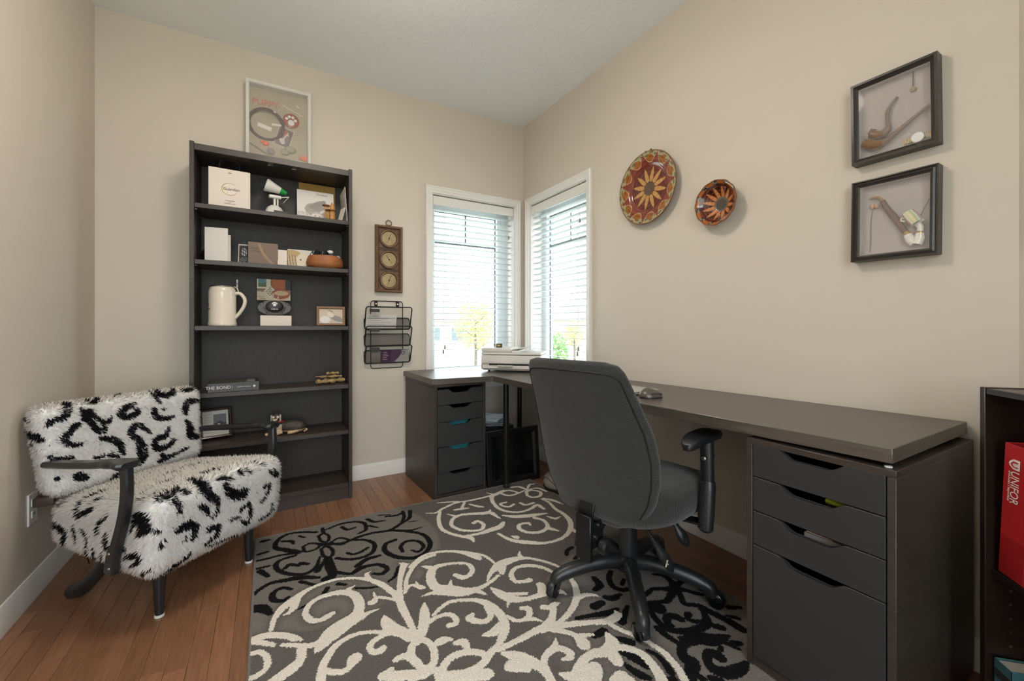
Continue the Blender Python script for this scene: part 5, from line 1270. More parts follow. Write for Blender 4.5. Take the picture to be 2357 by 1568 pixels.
FD = 0.042
def wbox(label, pts, prof):
    """shadow box; pts = its four front corners in the photo, on a plane FD in front of the desk wall"""
    P = [wb(u, v, -FD) for u, v in pts]
    c = sum(P) / 4; ys = [p[1] for p in P]; zs = [p[2] for p in P]
    w_ = (abs(P[0][1] - P[1][1]) + abs(P[3][1] - P[2][1])) / 2; h_ = (abs(P[0][2] - P[3][2]) + abs(P[1][2] - P[2][2])) / 2
    tilt = math.atan2(((P[1][2] + P[2][2]) - (P[0][2] + P[3][2])) / 2, w_)
    e = thing('shadow_box', label, 'frame')
    e.matrix_world = Matrix.Translation((-0.0006, c[1], c[2])) @ MW @ Matrix.Rotation(tilt, 4, 'Z')
    mb = MB(); ring(mb, w_, h_, prof, None); mb.build('frame', 'frameblk', e, True, 20)
    d = prof[-1][0]
    MB().box(-w_ / 2 + 0.004, w_ / 2 - 0.004, -h_ / 2 + 0.004, h_ / 2 - 0.004, 0.001, 0.006).build('backing', 'linen', e)
    mb = MB(); ring(mb, w_ - 2 * d + 0.001, h_ - 2 * d + 0.001, [(0, 0.006), (0, FD - 0.012), (0.002, FD - 0.012), (0.002, 0.006)]); mb.build('inner_lining', 'linen', e)
    MB().box(-w_ / 2 + d - 0.001, w_ / 2 - d + 0.001, -h_ / 2 + d - 0.001, h_ / 2 - d + 0.001, FD - 0.011, FD - 0.0095).build('glass', 'pglass', e)
    inv = e.matrix_world.inverted()
    def at(u, v, dep=0.014):
        p = wb(u, v, -dep); q = inv @ Vector(p); return (q.x, q.y, dep)
    return e, at
P1 = [(0, 0), (0, FD), (0.008, FD + 0.001), (0.012, FD - 0.004), (0.0195, FD - 0.009), (0.0195, 0)]
P2 = [(0, 0), (0, FD), (0.004, FD + 0.001), (0.007, FD - 0.004), (0.013, FD - 0.001), (0.017, FD - 0.007), (0.0215, FD - 0.009), (0.0215, 0)]
z1 = lambda x, y: (1930 + x / 5.407, 100 + y / 5.407)
z2 = lambda x, y: (1930 + x / 6.03, 360 + y / 6.03)
sb, at = wbox('upper dark wooden shadow box with two tobacco pipes and a watch', [(1955, 201.7), (2154.7, 117.6), (2164, 324.7), (1963.3, 382)], P1)
MB().tube(catmull([at(*z1(735, 665)), at(*z1(660, 760)), at(*z1(615, 860)), at(*z1(612, 960)), at(*z1(625, 1040)), at(*z1(610, 1100), 0.018)], 5), [0.0042] * 8 + [0.006] * 12 + [0.008] * 6, 10).build('pipe_stem', 'pipe', sb)
MB().tube([at(*z1(625, 1060), 0.018), at(*z1(560, 1130), 0.02), at(*z1(480, 1150), 0.02), at(*z1(410, 1130), 0.02)], [0.009, 0.014, 0.0165, 0.015], 14).tube([at(*z1(410, 1130), 0.02), at(*z1(440, 1070), 0.02)], [0.012, 0.009], 12).build('pipe_bowl', 'pipe', sb)
MB().tube([at(*z1(1135, 760), 0.016), at(*z1(860, 990), 0.016), at(*z1(600, 1210), 0.018)], [0.0042, 0.006, 0.009], 10).build('long_pipe_stem', 'pipe', sb)
MB().tube([at(*z1(610, 1205), 0.018), at(*z1(520, 1260), 0.02), at(*z1(420, 1275), 0.02), at(*z1(325, 1245), 0.02)], [0.01, 0.016, 0.019, 0.016], 16).build('carved_pipe_bowl', mt('carved_briar', 0x80603F, 0.6, bump=(260, 0.8, G)), sb)
wp = at(*z1(990, 1170), 0.013)
MB().lathe([(0.0165, -0.004), (0.017, 0.003), (0.015, 0.006), (0.001, 0.0062)], 28, Matrix.Translation(wp)).build('watch_face', 'stone', sb)
MB().lathe([(0.0172, -0.0045), (0.0185, 0.0), (0.0172, 0.004), (0.0165, 0.004)], 28, Matrix.Translation(wp), cap=False).build('watch_bezel', 'steel', sb)
for q in range(5):
    for s_, z0 in ((1, z1(1075 + q * 17, 1140 - q * 2)), (-1, z1(895 - q * 18, 1210 + q * 6))):
        p = at(*z0, 0.011); MB().box(p[0] - 0.0014, p[0] + 0.0014, p[1] - 0.008, p[1] + 0.008, 0.007, 0.013, 0.0006).build('bracelet_link', 'chrome' if q % 2 else 'gold', sb)
c0_, c1_ = at(*z1(930, 360), 0.009), at(*z1(930, 535), 0.009)
mb = MB()
for q in range(10):
    t = q / 9; mb.sphere((c0_[0] + (c1_[0] - c0_[0]) * t, c0_[1] + (c1_[1] - c0_[1]) * t, 0.009), (0.0018, 0.0026, 0.0018), 8, 6)
mb.build('chain', 'darkbrass', sb)
p = at(*z1(928, 572), 0.01); MB().cyl((p[0], p[1], 0.008), (p[0], p[1], 0.0115), 0.0075, 18).build('pendant', 'darkbrass', sb)
sb, at = wbox('lower dark wooden shadow box with a porcelain-bowled pipe', [(1958, 423.8), (2158.9, 374), (2159.7, 584), (1960.7, 603)], P2)
MB().tube(catmull([at(*z2(440, 595)), at(*z2(500, 575)), at(*z2(560, 575)), at(*z2(605, 605)), at(*z2(630, 640))], 5), 0.0042, 8).build('mouthpiece', mt('amber_horn', 0xA07A4A, 0.3), sb)
MB().tube([at(*z2(610, 620)), at(*z2(655, 700))], [0.008, 0.0095], 12).tube([at(*z2(655, 700)), at(*z2(760, 830)), at(*z2(960, 1085))], [0.0085, 0.0105, 0.009], 12).build('pipe_stem', mt('dark_cherry_stem', 0x6A4A38, 0.4, noise=(20, 0.3, G)), sb)
MB().tube([at(*z2(935, 1060), 0.016), at(*z2(975, 1095), 0.016)], 0.0105, 12).build('brass_ferrule', 'gold', sb)
mb = MB()
mb.tube([at(*z2(960, 1090), 0.018), at(*z2(1010, 1170), 0.018), at(*z2(1060, 1210), 0.018)], [0.0115, 0.014, 0.013], 14)
mb.tube([at(*z2(1130, 1055), 0.018), at(*z2(1125, 1130), 0.018), at(*z2(1085, 1215), 0.018)], [0.01, 0.014, 0.015], 14)
mb.build('porcelain_reservoir', 'porc', sb)
MB().tube([at(*z2(1130, 1050), 0.018), at(*z2(1128, 1068), 0.018)], 0.0108, 12).build('gold_band', 'gold', sb)
MB().tube([at(*z2(1130, 1040), 0.018), at(*z2(1140, 985), 0.018), at(*z2(1100, 940), 0.018)], [0.0085, 0.0085, 0.01], 12).build('porcelain_neck', 'porc', sb)
ca_, cb_ = at(*z2(1090, 925), 0.022), at(*z2(960, 780), 0.022)
mb = MB().tube([ca_, tuple(np.array(ca_) * 0.5 + np.array(cb_) * 0.5), cb_], [0.017, 0.0185, 0.0165], 18)
bowlp = mb.build('painted_bowl', vcol_mat('painted_porcelain', 0.15, 0.5), sb)
cb2 = bowlp.data.color_attributes.new('Col', 'FLOAT_COLOR', 'POINT'); cc = []
for k, v in enumerate(bowlp.data.vertices): cc += [*hx((0xE6DFD0, 0xC9CBA0, 0xE0C8B0, 0x9DB07A, 0xDED8CC, 0xB78A70)[k * 5 % 6]), 1]
cb2.data.foreach_set('color', cc)
MB().tube([at(*z2(1000, 970), 0.02), at(*z2(1190, 875), 0.02)], 0.003, 8).build('saucer_rim', 'porc', sb)
MB().tube(catmull([at(*z2(940, 860), 0.022), at(*z2(880, 860), 0.022), at(*z2(870, 895), 0.022), at(*z2(925, 905), 0.022)], 4), 0.0026, 8).build('bowl_ear', 'porc', sb)
for q in ((470, 700), (530, 690)):
    p = at(*z2(*q), 0.012); MB().sphere(p, (0.006, 0.009, 0.005), 10, 8).build('tassel', mt('peach_tassel', 0xC49A78, 0.9) if q[0] == 470 else bpy.data.materials['peach_tassel'], sb)
MB().tube(catmull([at(*z2(475, 740), 0.009), at(*z2(450, 950), 0.009), at(*z2(450, 1180), 0.009), at(*z2(440, 1330), 0.009)], 5), 0.0009, 5).tube([at(*z2(1260, 590), 0.009), at(*z2(1130, 850), 0.012)], 0.0009, 5).build('cord', mt('blue_green_cord', 0x5A6A66, 0.8), sb)

# ================================================================ socket and adapter on the left wall
so = struct(MB().box(XL + 0.0004, XL + 0.007, -0.722, -0.652, 0.292, 0.412, 0.002).build('wall_socket', 'whitep', None))
for zz_ in (0.33, 0.375): MB().box(XL + 0.007, XL + 0.009, -0.704, -0.67, zz_ - 0.014, zz_ + 0.014, 0.002).build('socket_face', 'whitep', so)
MB().box(XL + 0.009, XL + 0.0095, -0.692, -0.69, 0.326, 0.336).box(XL + 0.009, XL + 0.0095, -0.682, -0.68, 0.326, 0.336).build('socket_slot', 'black', so)
ad = thing('power_adapter', 'dark brown power adapter plugged into the wall socket', 'adapter', (XL + 0.0096, -0.687, 0.375))
MB().box(0, 0.062, -0.024, 0.024, -0.018, 0.018, 0.006, seg=3).build('adapter_body', mt('brown_plastic', 0x4A3B34, 0.35), ad)
MB().tube(catmull([(0.062, 0.008, 0.004), (0.085, 0.012, 0.006), (0.11, 0.04, -0.02), (0.12, 0.09, -0.12), (0.1, 0.13, -0.24), (0.1, 0.2, -0.366)], 5), 0.0022, 6).build('lead', 'black', ad)
# ================================================================ corner desk and its drawer unit
dk_ = thing('corner_desk', 'black-brown L-shaped corner desk under the windows', 'desk', (-0.5, -0.5, 0))
o5 = T(0.5, 0.5, 0)
MB().prism([(-1.03, -0.024), (-1.015, -0.592), (-0.62, -0.633), (-0.612, -1.155), (-0.024, -1.155), (-0.024, -0.024)], 0.7006, 0.735, o5, 0.0015).build('tabletop', 'bby', dk_)
for x_, y_ in ((-0.539, -0.657), (-0.09, -0.09), (-0.29, -1.1), (-0.07, -1.1)):
    fz = 0.0138 if x_ < -0.5 else 0.0                  # one leg stands on the rug's edge
    l_ = MB().lathe([(0.0185, 0.02 + fz), (0.0185, 0.700)], 24, o5 @ T(x_, y_, 0)).build('leg', 'blkm', dk_)
    MB().lathe([(0.017, fz), (0.02, fz + 0.003), (0.02, fz + 0.02), (0.0186, fz + 0.024)], 24, o5 @ T(x_, y_, 0)).build('foot', 'blk', l_)
    MB().lathe([(0.034, 0.6965), (0.034, 0.7)], 24, o5 @ T(x_, y_, 0)).build('mount_plate', 'blkm', l_)
def scoop_front(w_, h_, bev=0.0012):
    """drawer front outline with the scooped hand grip in its upper edge"""
    k = w_ / 2; d = 0.026
    pts = [(-k, 0), (k, 0), (k, h_)]
    for a, b in ((0.46, 0.0), (0.40, 0.06), (0.33, 0.35), (0.25, 0.75), (0.19, 0.95), (0.13, 1.0)): pts.append((a * w_ - 0.02 * w_, h_ - d * b))
    for a, b in ((-0.13, 1.0), (-0.19, 0.95), (-0.25, 0.75), (-0.33, 0.35), (-0.40, 0.06), (-0.46, 0.0)): pts.append((a * w_ * 0.62 - 0.02 * w_, h_ - d * b))
    pts.append((-k, h_))
    return pts
def scoop2(w_, h_):
    k = w_ / 2; d = 0.024; c = -0.01 * w_
    pts = [(-k, 0), (k, 0), (k, h_)]
    for a, b in ((0.27, 0.0), (0.245, 0.06), (0.2, 0.5), (0.165, 0.88), (0.13, 1.0)): pts.append((a * w_ + c, h_ - d * b))
    for a, b in ((-0.13, 1.0), (-0.165, 0.88), (-0.2, 0.5), (-0.245, 0.06), (-0.27, 0.0)): pts.append((a * w_ + c, h_ - d * b))
    return pts + [(-k, h_)]
def drawer_unit(label, loc, rz, w_, dep, H_, rows, pull):
    """x across the front, front face at y = 0 looking to -y"""
    e = thing('drawer_unit', label, 'drawer unit', loc, rz)
    t = 0.018
    bxp('side_panel', 'bb', e, -w_ / 2, -w_ / 2 + t, 0, dep, 0, H_ - t)
    bxp('side_panel', 'bb', e, w_ / 2 - t, w_ / 2, 0, dep, 0, H_ - t)
    bxp('top_panel', 'bbx', e, -w_ / 2, w_ / 2, 0, dep, H_ - t, H_)
    bxp('back_panel', 'bback', e, -w_ / 2 + t, w_ / 2 - t, dep - 0.006, dep - 0.001, 0.03, H_ - t, 0)
    bxp('bottom_panel', 'bbx', e, -w_ / 2 + t, w_ / 2 - t, 0.004, dep - 0.006, 0.0, 0.026)
    iw = w_ - 2 * t - 0.005
    for k, (z0, z1_) in enumerate(rows):
        yo = -0.012 if k in pull else 0.0
        m_ = T(0, yo + 0.016, z0) @ UP
        d_ = MB().prism(scoop2(iw, z1_ - z0), 0, 0.016, m_, 0.0012).build('drawer', 'blackdr', e)
        mb = MB(); a, b, c = -iw / 2 + 0.012, iw / 2 - 0.012, 0.006
        mb.box(a, a + c, yo + 0.017, dep - 0.06, z0 + 0.012, z1_ - 0.03).box(b - c, b, yo + 0.017, dep - 0.06, z0 + 0.012, z1_ - 0.03).box(a, b, dep - 0.066, dep - 0.06, z0 + 0.012, z1_ - 0.03).box(a, b, yo + 0.017, dep - 0.06, z0 + 0.006, z0 + 0.012)
        mb.build('drawer_box', 'blk', d_)
    return e
rowsL = [(0.573, 0.667), (0.468, 0.570), (0.317, 0.465), (0.166, 0.314), (0.031, 0.163)]
locL = (-0.829, -0.596, 0)
drawer_unit('narrow five-drawer black-brown unit under the corner desk', locL, R(2.2), 0.352, 0.54, 0.6999, rowsL, (3,))
def inL(x_, y_, z_): return (locL[0] + x_, locL[1] + y_, z_)
for z0, z1_, lb in ((0.331, 0.452, 'teal plastic folders in the middle desk drawer'), (0.18, 0.302, 'teal plastic folders in the slightly open desk drawer')):
    f = thing('folder', lb, 'folder', inL(0.0, 0.07, z0 - 0.001), R(-1.4))
    for k in range(3): MB().box(-0.1 + 0.004 * k, 0.1 - 0.004 * k, k * 0.012, k * 0.012 + 0.004, 0, z1_ - z0 - 0.008 * (2 - k), 0.001).build('folder_sheet', 'tealp', f)
f = thing('cable_coil', 'coiled black and silver cable in the second desk drawer', 'cable', inL(0.0, 0.07, 0.4802), 0)
mb = MB()
for k in range(3): mb.tube([(0.05 * math.cos(a), 0.02 + 0.025 * math.sin(a), 0.004 + 0.008 * k) for a in np.linspace(0, 2 * PI, 24)[:-1]], 0.0035, 6, True)
mb.tube([(-0.03, 0.0, 0.03), (0.02, -0.01, 0.062), (0.05, 0.01, 0.03)], 0.004, 6).build('coil', 'dgrey', f)

# ================================================================ long desk and its file drawer unit
ang = math.asin(0.024 / 1.453)
ld = thing('long_desk', 'long black-brown tabletop resting on the file drawer unit along the wall', 'desk', (-0.2985, -1.158, 0.0))
MB().box(-0.2865, 0.2865, -1.452, 0, -0.036, 0, 0.0015, T(0, 0, 0.7335, rx=-ang)).build('tabletop', 'bby', ld)
for x_ in (0.05, 0.24):
    l_ = MB().lathe([(0.0185, 0.0), (0.0185, 0.699)], 20, T(x_, -0.06, 0)).build('leg', 'blkm', ld)
RB = 0.0136
rowsR = [(a - RB, b - RB) for a, b in ((0.594, 0.692), (0.490, 0.591), (0.386, 0.487), (0.043, 0.383))]
locR = (-0.592, -2.440, RB)                        # stands on the rug
# front faces the room (-x): turn the unit a quarter
drawer_unit('wide four-drawer black file unit at the end of the long desk', locR, R(-90.8), 0.36, 0.565, 0.7085 - RB, rowsR, ())
def inR(a, d, z): return (locR[0] + d, locR[1] - a, z)
f = thing('highlighter', 'lime green highlighter pen in the second file unit drawer', 'pen', inR(0.045, 0.06, 0.5035), 0)
MB().box(-0.006, 0.02, -0.03, 0.03, 0, 0.058, 0.0, T(0, 0, 0)).build('pen_tray', 'dgrey', f)
MB().tube([(-0.008, 0.03, 0.067), (-0.01, -0.03, 0.064)], 0.008, 12).build('barrel', mt('lime_plastic', 0x9CA820, 0.4), f)
f = thing('paper_bundle', 'pink and white papers in the third file unit drawer', 'paper', inR(0.01, 0.05, 0.3995), 0)
MB().box(0, 0.1, -0.05, 0.05, 0, 0.062, 0.0).build('stack', 'paperg', f)
MB().box(-0.004, 0.07, -0.02, 0.04, 0, 0.002, 0.0, T(0, 0, 0.066, rz=R(12), rx=R(6))).build('top_sheet', mt('pale_pink_paper', 0xC9A08E, 0.7), f)
f = thing('felt_pad', 'small pale felt pad on the corner of the file unit', 'pad', (-0.572, -2.598, 0.7087))
MB().lathe([(0.008, 0), (0.008, 0.003), (0.006, 0.0042)], 14).build('pad', 'whitep', f)
f = thing('felt_pad', 'small black felt pad under the tabletop near the wall', 'pad', (-0.1, -2.59, 0.7087))
MB().lathe([(0.012, 0), (0.012, 0.004)], 14).build('pad', 'blk', f)

# ================================================================ things on and under the desks
A45 = math.atan2(-0.295, 0.31)
pr = thing('printer', 'white all-in-one inkjet printer on the corner desk', 'printer', (-0.41, -0.4925, 0.7356), A45)
mbase = mt('printer_grey', 0xB9B2A8, 0.45)
wP, dP = 0.428, 0.30
for sx in (-1, 1):
    for yy in (0.03, dP - 0.03): MB().lathe([(0.009, 0), (0.009, 0.012)], 10, T(sx * (wP / 2 - 0.05), yy, 0)).build('foot', 'blk', pr)
MB().prism([(-wP / 2 + 0.02, 0.012), (wP / 2 - 0.02, 0.012), (wP / 2, 0.022), (wP / 2, 0.058), (-wP / 2, 0.058), (-wP / 2, 0.022)], -dP, 0, UP, 0.002).build('lower_body', mbase, pr)
MB().box(-wP / 2 + 0.012, wP / 2 - 0.012, -0.012, 0.0, 0.022, 0.046, 0.004).build('paper_tray', 'whitep', pr)
MB().box(-wP / 2 + 0.06, wP / 2 - 0.03, -0.006, -0.001, 0.046, 0.0575, 0).build('output_slot', 'black', pr)
MB().box(-0.09, 0.02, -0.05, 0.05, 0.048, 0.0485, 0, T(rx=R(4))).build('printed_page', 'white', pr)
MB().box(-wP / 2, wP / 2, -0.004, dP, 0.0585, 0.117, 0.006, seg=2).build('main_body', 'whitep', pr)
MB().box(-wP / 2, wP / 2, -0.004, dP, 0.120, 0.137, 0.006, seg=2).build('scanner_lid', 'whitep', pr)
MB().box(-wP / 2, 0.0, 0.0, dP - 0.03, 0.1372, 0.168, 0.009, seg=3).build('document_feeder', 'whitep', pr)
MB().box(0.002, 0.14, 0.03, dP - 0.05, 0, 0.004, 0.001, T(0, 0, 0.152, ry=R(-9))).box(0.002, 0.05, 0.03, dP - 0.05, 0.1374, 0.150).build('feeder_tray', 'whitep', pr)
MB().box(0.004, 0.09, 0.05, dP - 0.07, 0.0045, 0.0056, 0, T(0, 0, 0.152, ry=R(-9))).build('fed_page', 'white', pr)
bx2 = thing('tin_box', 'tiny black and yellow box standing on the printer', 'box', (-0.41 - 0.115 * math.cos(A45) - 0.06 * math.sin(A45) * -1 * -1, -0.4925 - 0.115 * math.sin(A45) + 0.06 * math.cos(A45), 0.7356 + 0.1684), A45)
MB().box(-0.006, 0.036, 0, 0.02, 0, 0.028, 0.002).build('box_body', mt('black_and_olive_card', 0x3A3626, 0.5), bx2)
MB().box(0.003, 0.025, -0.0006, 0, 0.008, 0.022, 0).build('label_print', mt('yellow_print', 0xB9A24E, 0.5), bx2)
MB().tube([(-0.018 + 0.006 * math.cos(a), 0.008, 0.012 + 0.0115 * math.sin(a)) for a in np.linspace(0, 2 * PI, 16)[:-1]], 0.0018, 6, True).build('clip_ring', 'blk', bx2)

def desk_z(y): return 0.7335 + (-1.158 - y) * math.tan(ang)
lp = thing('laptop', 'closed silver laptop lying on the long desk', 'laptop', (-0.394, -1.515, desk_z(-1.515) + 0.0006), 0)
ml = T(rx=-ang)
MB().box(-0.106, 0.106, -0.158, 0.158, 0.002, 0.0095, 0.002, ml).build('base', 'silver', lp)
MB().box(-0.106, 0.106, -0.158, 0.158, 0.0105, 0.0165, 0.002, ml).build('lid', 'silver', lp)
MB().box(-0.08, -0.065, -0.1586, -0.158, 0.004, 0.0075, 0, ml).box(-0.055, -0.05, -0.1586, -0.158, 0.004, 0.0075, 0, ml).build('port', 'black', lp)
for sx in (-0.09, 0.09):
    for sy in (-0.14, 0.14): MB().box(sx - 0.008, sx + 0.008, sy - 0.008, sy + 0.008, 0, 0.002, 0, ml).build('rubber_foot', 'black', lp)
mz = thing('computer_mouse', 'dark grey sculpted computer mouse beside the laptop', 'mouse', (-0.437, -1.752, desk_z(-1.752) + 0.0008), R(-28))
def mouse_p(i, j):
    a = 2 * PI * i / 28; t = j / 11
    r_ = math.cos(t * PI / 2) ** 0.55 if t < 1 else 0.02
    x_, y_ = 0.05 * math.cos(a) * r_, 0.034 * math.sin(a) * r_ * (1 - 0.12 * math.cos(a))
    return (x_ - 0.006 * t, y_ + 0.005 * t, 0.004 + 0.038 * t ** 0.9 * (1 - 0.05 * math.cos(a)))
mb = MB(); mb.grid(mouse_p, 28, 12, True); mb.build('shell', mt('graphite_plastic', 0x5A544E, 0.32, metal=0.2), mz)
MB().prism([(0.0505 * math.cos(a), 0.0345 * math.sin(a) * (1 - 0.12 * math.cos(a))) for a in np.linspace(0, 2 * PI, 33)[:-1]], 0, 0.005).build('sole', 'blk', mz)
MB().lathe([(0.006, -0.002), (0.006, 0.002)], 14, T(-0.032, 0.002, 0.032, rx=R(90))).build('scroll_wheel', 'steel', mz)
MB().tube(catmull([(0.046, -0.006, 0.01), (0.03, -0.03, 0.022), (-0.01, -0.034, 0.02)], 5), 0.0022, 6).build('side_grip_edge', 'dgrey', mz)

pn = thing('framed_panel', 'large black framed panel leaning upright under the corner desk', 'panel', (-0.44, -0.612, 0.0), 0)
mpn = T(0, 0, 0.002, rx=R(-5))
mb = MB(); ring(mb, 0.405, 0.362, [(0, 0), (0, 0.022), (0.004, 0.025), (0.03, 0.024), (0.045, 0.012), (0.045, 0)], mpn @ T(0, 0.026, 0.181) @ UP); mb.build('frame', 'blkm', pn, True, 20)
MB().box(-0.17, 0.17, 0.014, 0.02, 0.035, 0.33, 0, mpn).build('glossy_sheet', 'blkg', pn)
bn = thing('storage_box', 'black storage box of loose papers behind the framed panel', 'box', (-0.5, -0.34, 0))
MB().box(-0.13, 0.13, -0.13, 0.13, 0, 0.36, 0.003).build('box_body', 'blk', bn)
ppp = thing('paper_pile', 'crumpled white papers heaped on the black storage box', 'paper', (-0.5, -0.34, 0.3606))
for k in range(5):
    painted('sheet', 10, 10, lambda u, v, k=k: T(rz=R(k * 17 - 30)) @ Vector(((u - 0.5) * 0.2, (v - 0.5) * 0.2, 0.002 + 0.009 * k + 0.012 * u * (k > 2) + 0.002 * math.sin(u * 9 + v * 7 + k))), lambda u, v: 0xDDE2E6 if math.sin(u * 40 + v * 3) < 0.985 else 0x8A8C90, ppp)
cb_ = thing('power_cable', 'white power cable hanging behind the corner desk', 'cable', (-0.16, -0.03, 0.0))
MB().tube(catmull([(-0.06, 0.0, 0.69), (-0.05, -0.02, 0.62), (-0.055, -0.01, 0.5), (-0.02, -0.04, 0.38), (0.0, -0.05, 0.25), (0.01, -0.05, 0.004)], 6), 0.0035, 8).build('lead', 'white', cb_)
tb = thing('round_tub', 'low grey rounded tub with black base ring behind office chair', 'tub', (-0.245, -0.83, 0.0138))
MB().lathe([(0.085, 0.0), (0.098, 0.004), (0.1, 0.014), (0.094, 0.016)], 40).build('base_ring', 'black', tb)
MB().lathe([(0.093, 0.0162), (0.1, 0.035), (0.097, 0.06), (0.085, 0.078), (0.06, 0.088), (0.01, 0.09)], 40).build('tub_body', 'greyp', tb)
MB().tube([(0.1 * math.cos(a), 0.1 * math.sin(a) - 0.0, 0.03 + 0.05 * math.sin((a - 2.4) * 2)) for a in np.linspace(2.4, 3.9, 16)], 0.0018, 6).build('wire_loop', 'black', tb)

# ================================================================ low bookshelf in the corner by the entry
bs_ = thing('low_bookshelf', 'low espresso bookshelf standing askew by the entry wall', 'bookshelf', (-0.331, -2.70, 0), R(225))
def bsl(name, mat, *a): return bxp(name, mat, bs_, *a)
SD = 0.232
bsl('side_panel', 'esp', 0, 0.016, 0, SD, 0, 0.9); bsl('side_panel', 'esp', 0.584, 0.6, 0, SD, 0, 0.9)
bsl('top_panel', 'esp', 0.0162, 0.5838, 0.002, SD, 0.883, 0.898)
bsl('back_panel', 'esp', 0.0162, 0.5838, SD - 0.006, SD - 0.001, 0.03, 0.88)
bsl('shelf', 'esp', 0.0165, 0.5835, 0.012, SD - 0.008, 0.438, 0.454)
bsl('shelf', 'esp', 0.0165, 0.5835, 0.012, SD - 0.008, 0.052, 0.068)
bsl('plinth', 'esp', 0.0162, 0.5838, 0.02, 0.034, 0, 0.05)
for yy in (0.05, 0.18):
    for k in range(9): MB().cyl((0.0158, yy, 0.404 - k * 0.034), (0.0172, yy, 0.404 - k * 0.034), 0.0034, 8).build('peg_hole', 'steel', bs_)
MS = Matrix.Translation((-0.331, -2.70, 0)) @ Matrix.Rotation(R(225), 4, 'Z')
def ons(x_, y_, z_): return MS @ Vector((x_, y_, z_))
bi = thing('ring_binder', 'red vinyl ring binder standing on the low bookshelf', 'binder', ons(0.062, 0.016, 0.4546), R(225))
mbi = T(0, 0, 0.0015, ry=R(3.5))
MB().box(-0.032, 0.034, 0, 0.003, 0, 0.318, 0.001, mbi).build('spine', 'red', bi)
MB().box(-0.032, -0.029, 0.003, 0.195, 0, 0.318, 0.001, mbi).build('cover_board', 'red', bi)
MB().box(0.031, 0.034, 0.003, 0.195, 0, 0.318, 0.001, mbi).build('cover_board', 'red', bi)
MB().box(-0.02, 0.02, 0.012, 0.185, 0.012, 0.29, 0, mbi).build('pages', 'white', bi)
MB().box(-0.03, 0.032, -0.0008, 0, 0.002, 0.095, 0, mbi).build('clear_pocket', mt('red_vinyl_pocket', 0xA01F24, 0.22), bi)
rot90 = mbi @ T(0.004, -0.0007, 0) @ UP
text('lettering', 'UNIFOR', 0.03, 'white', bi, rot90 @ T(-0.006, 0.218, 0) @ Matrix.Rotation(-PI / 2, 4, 'Z'), sx=0.72)
text('lettering', 'theUnion | lesyndicat', 0.0085, 'white', bi, rot90 @ T(-0.019, 0.218, 0) @ Matrix.Rotation(-PI / 2, 4, 'Z'))
MB().prism([(-0.012, 0.012), (-0.012, -0.004), (-0.006, -0.013), (0, -0.016), (0.006, -0.013), (0.012, -0.004), (0.012, 0.012)], 0, 0.0004, rot90 @ T(-0.006, 0.273, 0) @ Matrix.Rotation(-PI / 2, 4, 'Z')).build('shield_emblem', 'white', bi)
MB().tube([(-0.0055, 0.008, 0.0008), (-0.0055, -0.003, 0.0008), (0, -0.0085, 0.0008), (0.0055, -0.003, 0.0008), (0.0055, 0.008, 0.0008)], 0.0018, 5, m=rot90 @ T(-0.006, 0.273, 0) @ Matrix.Rotation(-PI / 2, 4, 'Z')).build('shield_letter', 'red', bi)
hb = thing('hardcover_book', 'teal hardcover book standing in the low bookshelf', 'book', ons(0.021, 0.014, 0.0686), R(225))
MB().box(0, 0.003, 0, 0.16, 0, 0.172, 0.0008).box(0.045, 0.048, 0, 0.16, 0, 0.172, 0.0008).box(0, 0.048, 0, 0.002, 0, 0.172, 0.0008).build('cover', 'teal', hb)
MB().box(0.0035, 0.0445, 0.006, 0.155, 0.002, 0.167).build('pages', 'cream', hb)
for z0, z1_ in ((0.13, 0.15), (0.02, 0.035)): MB().box(0.004, 0.044, -0.0006, 0, z0, z1_).build('spine_band', 'dgrey', hb)

# ================================================================ office chair
oc = thing('office_chair', 'black fabric swivel office chair on five-star castor base', 'chair', (-0.625, -1.80, 0), R(-77.9))
RZ = 0.0138                                           # castors stand on the rug
mf = mt('charcoal_waffle_fabric', 0x343533, 0.85, spec=0.25, sheen=0.25)
nt = mf.node_tree; tc = nt.nodes.new('ShaderNodeTexCoord')
hs = []
for a in (45, -45):
    mp_ = nt.nodes.new('ShaderNodeMapping'); mp_.inputs['Rotation'].default_value = (0, R(a), 0); nt.links.new(tc.outputs['Object'], mp_.inputs['Vector'])
    wv = nt.nodes.new('ShaderNodeTexWave'); wv.inputs['Scale'].default_value = 62; wv.inputs['Distortion'].default_value = 0.4; nt.links.new(mp_.outputs['Vector'], wv.inputs['Vector']); hs.append(wv.outputs['Fac'])
ad_ = nt.nodes.new('ShaderNodeMath'); ad_.operation = 'MULTIPLY'; nt.links.new(hs[0], ad_.inputs[0]); nt.links.new(hs[1], ad_.inputs[1])
bm_ = nt.nodes.new('ShaderNodeBump'); bm_.inputs['Strength'].default_value = 0.55; bm_.inputs['Distance'].default_value = 0.002; nt.links.new(ad_.outputs[0], bm_.inputs['Height']); nt.links.new(bm_.outputs['Normal'], nt.nodes['Principled BSDF'].inputs['Normal'])
cr_ = nt.nodes.new('ShaderNodeMapRange'); cr_.inputs['To Min'].default_value = 0.75; cr_.inputs['To Max'].default_value = 1.35; nt.links.new(ad_.outputs[0], cr_.inputs['Value'])
vs_ = nt.nodes.new('ShaderNodeVectorMath'); vs_.operation = 'SCALE'; vs_.inputs[0].default_value = hx(0x363735); nt.links.new(cr_.outputs['Result'], vs_.inputs['Scale']); nt.links.new(vs_.outputs['Vector'], nt.nodes['Principled BSDF'].inputs['Base Color'])
KZ = [0.345, 0.362, 0.40, 0.46, 0.53, 0.61, 0.70, 0.78, 0.86, 0.905, 0.928, 0.938]
